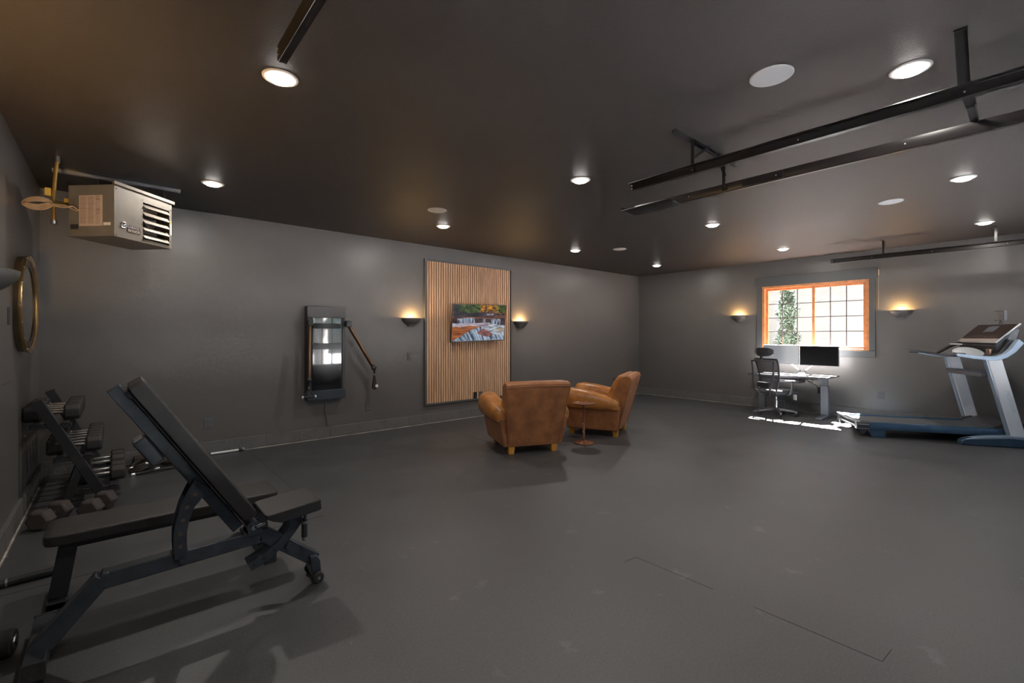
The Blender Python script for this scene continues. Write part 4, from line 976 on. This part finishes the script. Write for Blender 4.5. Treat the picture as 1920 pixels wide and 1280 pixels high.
# outer support arms of the back
m = MB()
for s in (-1, 1): m.tube([(-.10, s*.07, .37), (-.25, s*.10, .38), (-.315, s*.16, .46), (-.315, s*.20, .60), (-.30, s*.225, .78), (-.315, s*.235, .97)], .016, 8)
m.tube([(-.315, -.235, .97), (-.345, -.12, .985), (-.352, 0, .99), (-.345, .12, .985), (-.315, .235, .97)], .015, 8)
m.build('back_support', midgp, oc, world=False)
MB().box(-.300, -.275, -.13, .13, .50, .60).build('lumbar_pad', blackm, oc, bevel=.01, world=False)
hs = MB().bar((-.345, 0, .97), (-.325, 0, 1.15), .045, .022, (1, 0, 0)).build('headrest_stem', blackm, oc, world=False, bevel=.004)
m = MB(); rings = []
for f_ in [-1+k/6 for k in range(13)]:
    hh_ = .078*(1-abs(f_)**5*.45); xx = -.30-.012+.06*f_*f_
    rings.append([Vector((xx+a*.018, f_*.175, 1.14+b*hh_)) for a, b in ((-1, -1), (1, -.95), (1, .95), (-1, 1))])
m.loft(rings).build('headrest', midgp, oc, world=False, bevel=.008, seg=2)
for s in (-1, 1):
    ar = MB().tube([(.0, s*.21, .385), (.02, s*.275, .40), (.045, s*.285, .48), (.075, s*.275, .62)], .018, 10).build('armrest', midgp, oc, world=False)
    MB().box(-.06, .18, s*.275-.045, s*.275+.045, .618, .645).build('arm_pad', mat('arm_pad', (.08, .08, .085), .3, spec=.7), ar, bevel=.012, world=False)
MB().box(.17, .18, -.265, -.20, .29, .385).build('paper_tag', mat('white_paper', (.8, .8, .78), .7), oc, bevel=.001, world=False)

# ------------------------------------------------------------------ treadmill
tm = thing('treadmill', 'white and blue-grey treadmill at the right edge by the window wall', 'treadmill', (7.97, 1.66, 0), R(-60.2))
W_ = dict(world=False)
MB().box(0, 1.60, .085, .735, .165, .188).build('running_belt', beltm, tm, bevel=.006, **W_)
MB().box(.0, 1.62, .06, .76, .10, .16).build('deck_frame', blackm, tm, bevel=.006, **W_)
for v0, v1 in ((0, .095), (.725, .82)):
    MB().prism([(v0, .11), (v0, .19), (v0+.012, .208), (v1-.012, .208), (v1, .195), (v1, .11)], .10, 1.60, 'yz').build('side_rail', bluem, tm, bevel=.004, **W_)
    e_ = MB().prism([(v0-.004, .10), (v0-.004, .195), (v0+.014, .216), (v1-.010, .216), (v1+.004, .195), (v1+.004, .10)], -.045, .11, 'yz').build('rear_end_cap', darkgp, tm, bevel=.010, **W_)
    MB().box(-.04, .10, v0-.009, v0-.004, .172, .182).box(-.04, .10, v0-.009, v0-.004, .115, .120).build('chrome_line', silverp, e_, **W_)
MB().cyl((-.01, .07, .155), (-.01, .75, .155), .033, n=20).build('rear_roller', blackm, tm, **W_)
MB().box(-.05, .0, .0, .82, .202, .219).build('rear_edge_strip', silverp, tm, bevel=.003, **W_)
for v0 in (.005, .755): MB().prism([(.10, .11), (.13, .0), (.29, .0), (.30, .11)], v0, v0+.06, 'xz').build('rear_foot', bluem, tm, bevel=.006, **W_)
for v0 in (-.02, .78): MB().prism([(-.03, .12), (.0, .04), (.05, .04), (.09, .11)], v0+.02, v0+.06, 'xz').build('wheel_bracket', blackm, tm, bevel=.006, **W_)
MB().prism([(1.42, .16), (1.50, .225), (1.66, .285), (1.95, .27), (2.02, .20), (2.02, .08), (1.42, .08)], .09, .73, 'xz').build('motor_hood', darkgp, tm, bevel=.012, **W_)
for v0 in (-.155, .865):
    m = MB().prism([(1.05, .0), (1.055, .055), (1.10, .085), (1.30, .122), (1.55, .142), (1.80, .13), (2.02, .085), (2.08, .04), (2.08, 0)], v0, v0+.11, 'xz')
    bf = m.build('base_foot', bluem, tm, bevel=.012, **W_)
    MB().prism([(1.09, .070), (1.12, .088), (1.30, .124), (1.55, .145), (1.80, .133), (2.02, .09), (2.02, .055), (1.80, .098), (1.55, .110), (1.30, .09)], v0-.004, v0+.112, 'xz').build('foot_cover', lightblue, bf, bevel=.006, **W_)
for v0, s in ((-.095, -1), (.825, 1)):
    up = MB().prism([(1.345, 1.12), (1.495, 1.13), (1.735, .13), (1.585, .13)], v0, v0+.085, 'xz').build('upright', whitepc, tm, bevel=.012, seg=3, **W_)
    MB().prism([(1.330, 1.12), (1.348, 1.12), (1.590, .13), (1.572, .13)], v0+.008, v0+.077, 'xz').build('upright_edge', lightblue, up, bevel=.004, **W_)
    if s < 0: text('lettering', 'PROFORM', .060, mat('pale_grey_print', (.66, .67, .69), .5), up, Matrix.Translation((1.575, v0-.0006, .58)) @ Matrix.Rotation(R(90), 4, 'X') @ Matrix.Rotation(R(-76.5), 4, 'Z'), .0004, world=False)
MB().prism([(1.52, .13), (1.50, .23), (1.62, .26), (1.85, .15), (1.85, .10)], .78, .86, 'xz').build('pivot_cover', darkgp, tm, bevel=.01, **W_)
tr_ = MB().box(1.325, 1.475, -.02, .83, .882, .945).build('accessory_tray', darkgp, tm, bevel=.010, **W_)
MB().box(1.345, 1.455, .10, .30, .945, .948).box(1.345, 1.455, .36, .46, .945, .948).box(1.345, 1.455, .62, .78, .945, .948).build('tray_recess', lightblue, tr_, **W_)
# arms of the console
def band(v0, v1, nm, ml, bot, top): return MB().prism(bot+top[::-1], v0, v1, 'xz').build(nm, ml, tm, bevel=.006, **W_)
bot = [(1.02, 1.155), (1.20, 1.122), (1.36, 1.105), (1.45, 1.108), (1.54, 1.145), (1.62, 1.215), (1.70, 1.33)]
top = [(1.02, 1.195), (1.20, 1.172), (1.36, 1.160), (1.44, 1.163), (1.51, 1.195), (1.57, 1.26), (1.645, 1.385)]
for v0, v1 in ((-.12, -.05), (.87, .94)):
    band(v0, v1, 'console_arm', lightblue, bot, top)
band(-.05, .87, 'console_pan', darkgp, [(1.12, 1.15), (1.36, 1.12), (1.46, 1.13), (1.56, 1.20), (1.68, 1.36)], [(1.12, 1.17), (1.36, 1.15), (1.44, 1.16), (1.51, 1.21), (1.60, 1.37)])
for v0 in (.87,): MB().tube([(.90, v0+.02, 1.195), (1.05, v0+.02, 1.18), (1.24, v0+.02, 1.150)], .024, 12).build('handlebar', midgp, tm, **W_)
MB().tube([(1.22, .86, 1.155), (1.36, .80, 1.27), (1.46, .74, 1.33)], .022, 10).build('handlebar_brace', blackm, tm, **W_)
MB().tube([(1.00, -.085, 1.18), (1.12, -.085, 1.172)], .026, 12).build('handlebar', blackm, tm, **W_)
m = MB(); m.loft([[Vector((1.23+.165*k*math.cos(2*math.pi*i/28), .08+.095*k*math.sin(2*math.pi*i/28), 1.205+z+.06*math.sin(2*math.pi*i/28))) for i in range(28)] for k, z in ((.9, -.02), (1, 0), (.92, .006))])
m.build('cup_holder', silverp, tm, **W_)
MB().lathe([(.03, 0), (.036, .075), (.03, .08)], (1.44, .06, 1.17), n=18).build('fan_knob', mat('bronze_plastic', (.22, .13, .09), .35, metal=.5), tm, **W_)
# slanted console panel
cd_ = Vector((.255, 0, .25)).normalized(); cn = Vector((-cd_.z, 0, cd_.x)); CM = Matrix((cd_, Vector((0, 1, 0)), cn)).transposed().to_4x4(); CM.translation = Vector((1.465, .42, 1.335))
CL = .365
MB().box(0, CL, -.43, .43, -.022, 0, CM).build('console', silverp, tm, bevel=.010, seg=3, **W_)
cf = MB().box(.075, CL-.012, -.415, .415, 0, .003, CM).build('control_panel', consolem, tm, bevel=.002, **W_)
MB().box(.006, .073, -.415, .415, 0, .002, CM).build('lower_band', mat('champagne_plastic', (.34, .29, .26), .4), tm, **W_)
m = MB()
for k in range(14): m.box(.095, .115, -.34+k*.05, -.34+k*.05+.03, .003, .006, CM)
for k in range(10): m.box(.130, .140, -.30+k*.06, -.30+k*.06+.035, .003, .005, CM)
m.build('button', mat('button_brown', (.09, .06, .045), .4), cf, **W_)
MB().box(.20, .31, -.12, .10, .003, .006, CM).build('display', mat('lcd_grey', (.10, .11, .13), .15), cf, **W_)
MB().prism([(1.47, 1.30), (1.70, 1.53), (1.74, 1.50), (1.70, 1.33), (1.60, 1.22), (1.50, 1.20)], .02, .80, 'xz').build('console_body', blackm, tm, bevel=.01, **W_)
MB().box(1.33, 1.44, .42, .72, 1.298, 1.312).build('tablet_ledge', blackm, tm, bevel=.003, **W_)
MB().box(1.328, 1.333, .42, .72, 1.298, 1.316).build('ledge_edge', whitem, tm, **W_)
hd_ = MB().box(1.755, 1.775, .37, .49, 1.64, 1.765).build('device_holder', mat('holder_grey', (.12, .13, .13), .4), tm, bevel=.006, **W_)
MB().box(1.72, 1.775, .36, .50, 1.762, 1.772).box(1.72, 1.775, .36, .50, 1.635, 1.645).box(1.745, 1.775, .345, .372, 1.64, 1.77).cyl((1.75, .43, 1.58), (1.765, .43, 1.645), .018).build('holder_clamp', darkgp, hd_, **W_)

# ------------------------------------------------------------------ outside the openings
groundm = mat('pale_driveway', (.12, .125, .14), .8, bump=.1, bscale=20, var=.15, vscale=2)
struct(MB().box(-20, 30, -30, FY-T, -.35, -.2).build('trim_6', groundm), 'pale driveway outside')
struct(MB().box(RX+T, 34, FY-T, 30, -.35, -.2).build('trim_7', mat('pale_ground', (.72, .71, .68), .8)), 'pale ground outside the window')
sid = mat('pale_siding', (.125, .126, .124), .7)
nh = thing('neighbour_house', 'sunlit pale house with lap siding outside the window', 'house', (14.6, 5, 0))
m = MB()
for k in range(27):
    z = -.2+k*.13; m.prism([(14.0, z), (14.025, z+.13), (14.3, z+.13), (14.3, z)], -3, 11, 'xz')
m.build('siding', sid, nh, smooth=False)
MB().bar((13.85, -3.5, 3.35), (13.85, 11.5, 3.35), .1, .2).box(13.8, 16, -3.5, 11.5, 3.42, 3.5).build('eave', mat('soffit', (.45, .46, .5), .7), nh)
MB().box(13.98, 14.02, 1.05, 2.0, .9, 2.2).build('window_pane', mat('house_window', (.3, .34, .36), .2), nh)
MB().bar((13.98, 1.0, 2.25), (13.98, 2.05, 2.25), .06, .1).bar((13.98, 1.0, .85), (13.98, 2.05, .85), .06, .08).build('window_trim', whitem, nh)
leafm = mat('conifer_needles', (.030, .050, .034), .7, var=.6, vscale=5); barkm = mat('grey_bark', (.20, .19, .18), .9, bump=.6, bscale=20, var=.3, vscale=8)
def tree(label, loc, hgt, rad, trunk, n, z0=.2, seed=1, full=1.0, lf=1.0):
    t = thing('conifer_tree', label, 'tree', loc); rnd = random.Random(seed)
    MB().tube([(0, 0, -.35), (.02, 0, hgt*.5), (0, 0, hgt*.95)], [trunk, trunk*.7, trunk*.15], 14).build('trunk', barkm, t, world=False)
    m = MB()
    for k in range(n):
        z = z0+(hgt-z0)*rnd.random(); rr_ = rad*(1-(z/hgt))**.5*(.2+.8*rnd.random()**.6)*full*(1+.25*math.sin(z*9)); a = rnd.random()*6.283
        p = Vector((rr_*math.cos(a), rr_*math.sin(a), z)); s_ = (.05+.07*rnd.random())*lf
        E_ = Euler((rnd.uniform(-.8, .8), rnd.uniform(-.8, .8), rnd.random()*6.3)).to_matrix()
        q = [p+E_ @ Vector(v)*s_ for v in ((-1.6, -.25, 0), (1.2, -.5, .25), (1.9, .3, -.15), (-1.0, .55, .2))]
        m.bm.faces.new([m.bm.verts.new(v) for v in q])
    m.build('foliage', leafm, t, world=False, smooth=False)
tree('tall narrow green conifer seen through the left half of the window', (12.35, 4.02, -.2), 5.0, .27, .10, 9000, z0=.5, seed=3, lf=.32)
tree('small green conifer at the lower left of the window view', (12.9, 5.05, -.2), 2.0, .40, .04, 2200, z0=.1, seed=5, lf=.32)
for i, (x, y, tr__, h_, rd) in enumerate(((6.7, -7.5, .30, 9, 1.3), (10.2, -10.0, .20, 11, 1.8), (4.0, -11.0, .2, 11, 1.9), (7.6, -14.5, .22, 12, 2.2), (13.6, -13.0, .2, 12, 2.2))):
    tree(('broad trunked tree nearest the driveway', 'tall tree on the right', 'dark tree on the left', 'far tree in the middle', 'farthest tree on the right')[i]+' outside the garage doors', (x, y, -.2), h_, rd, tr__, 1500, z0=2.2, seed=20+i)
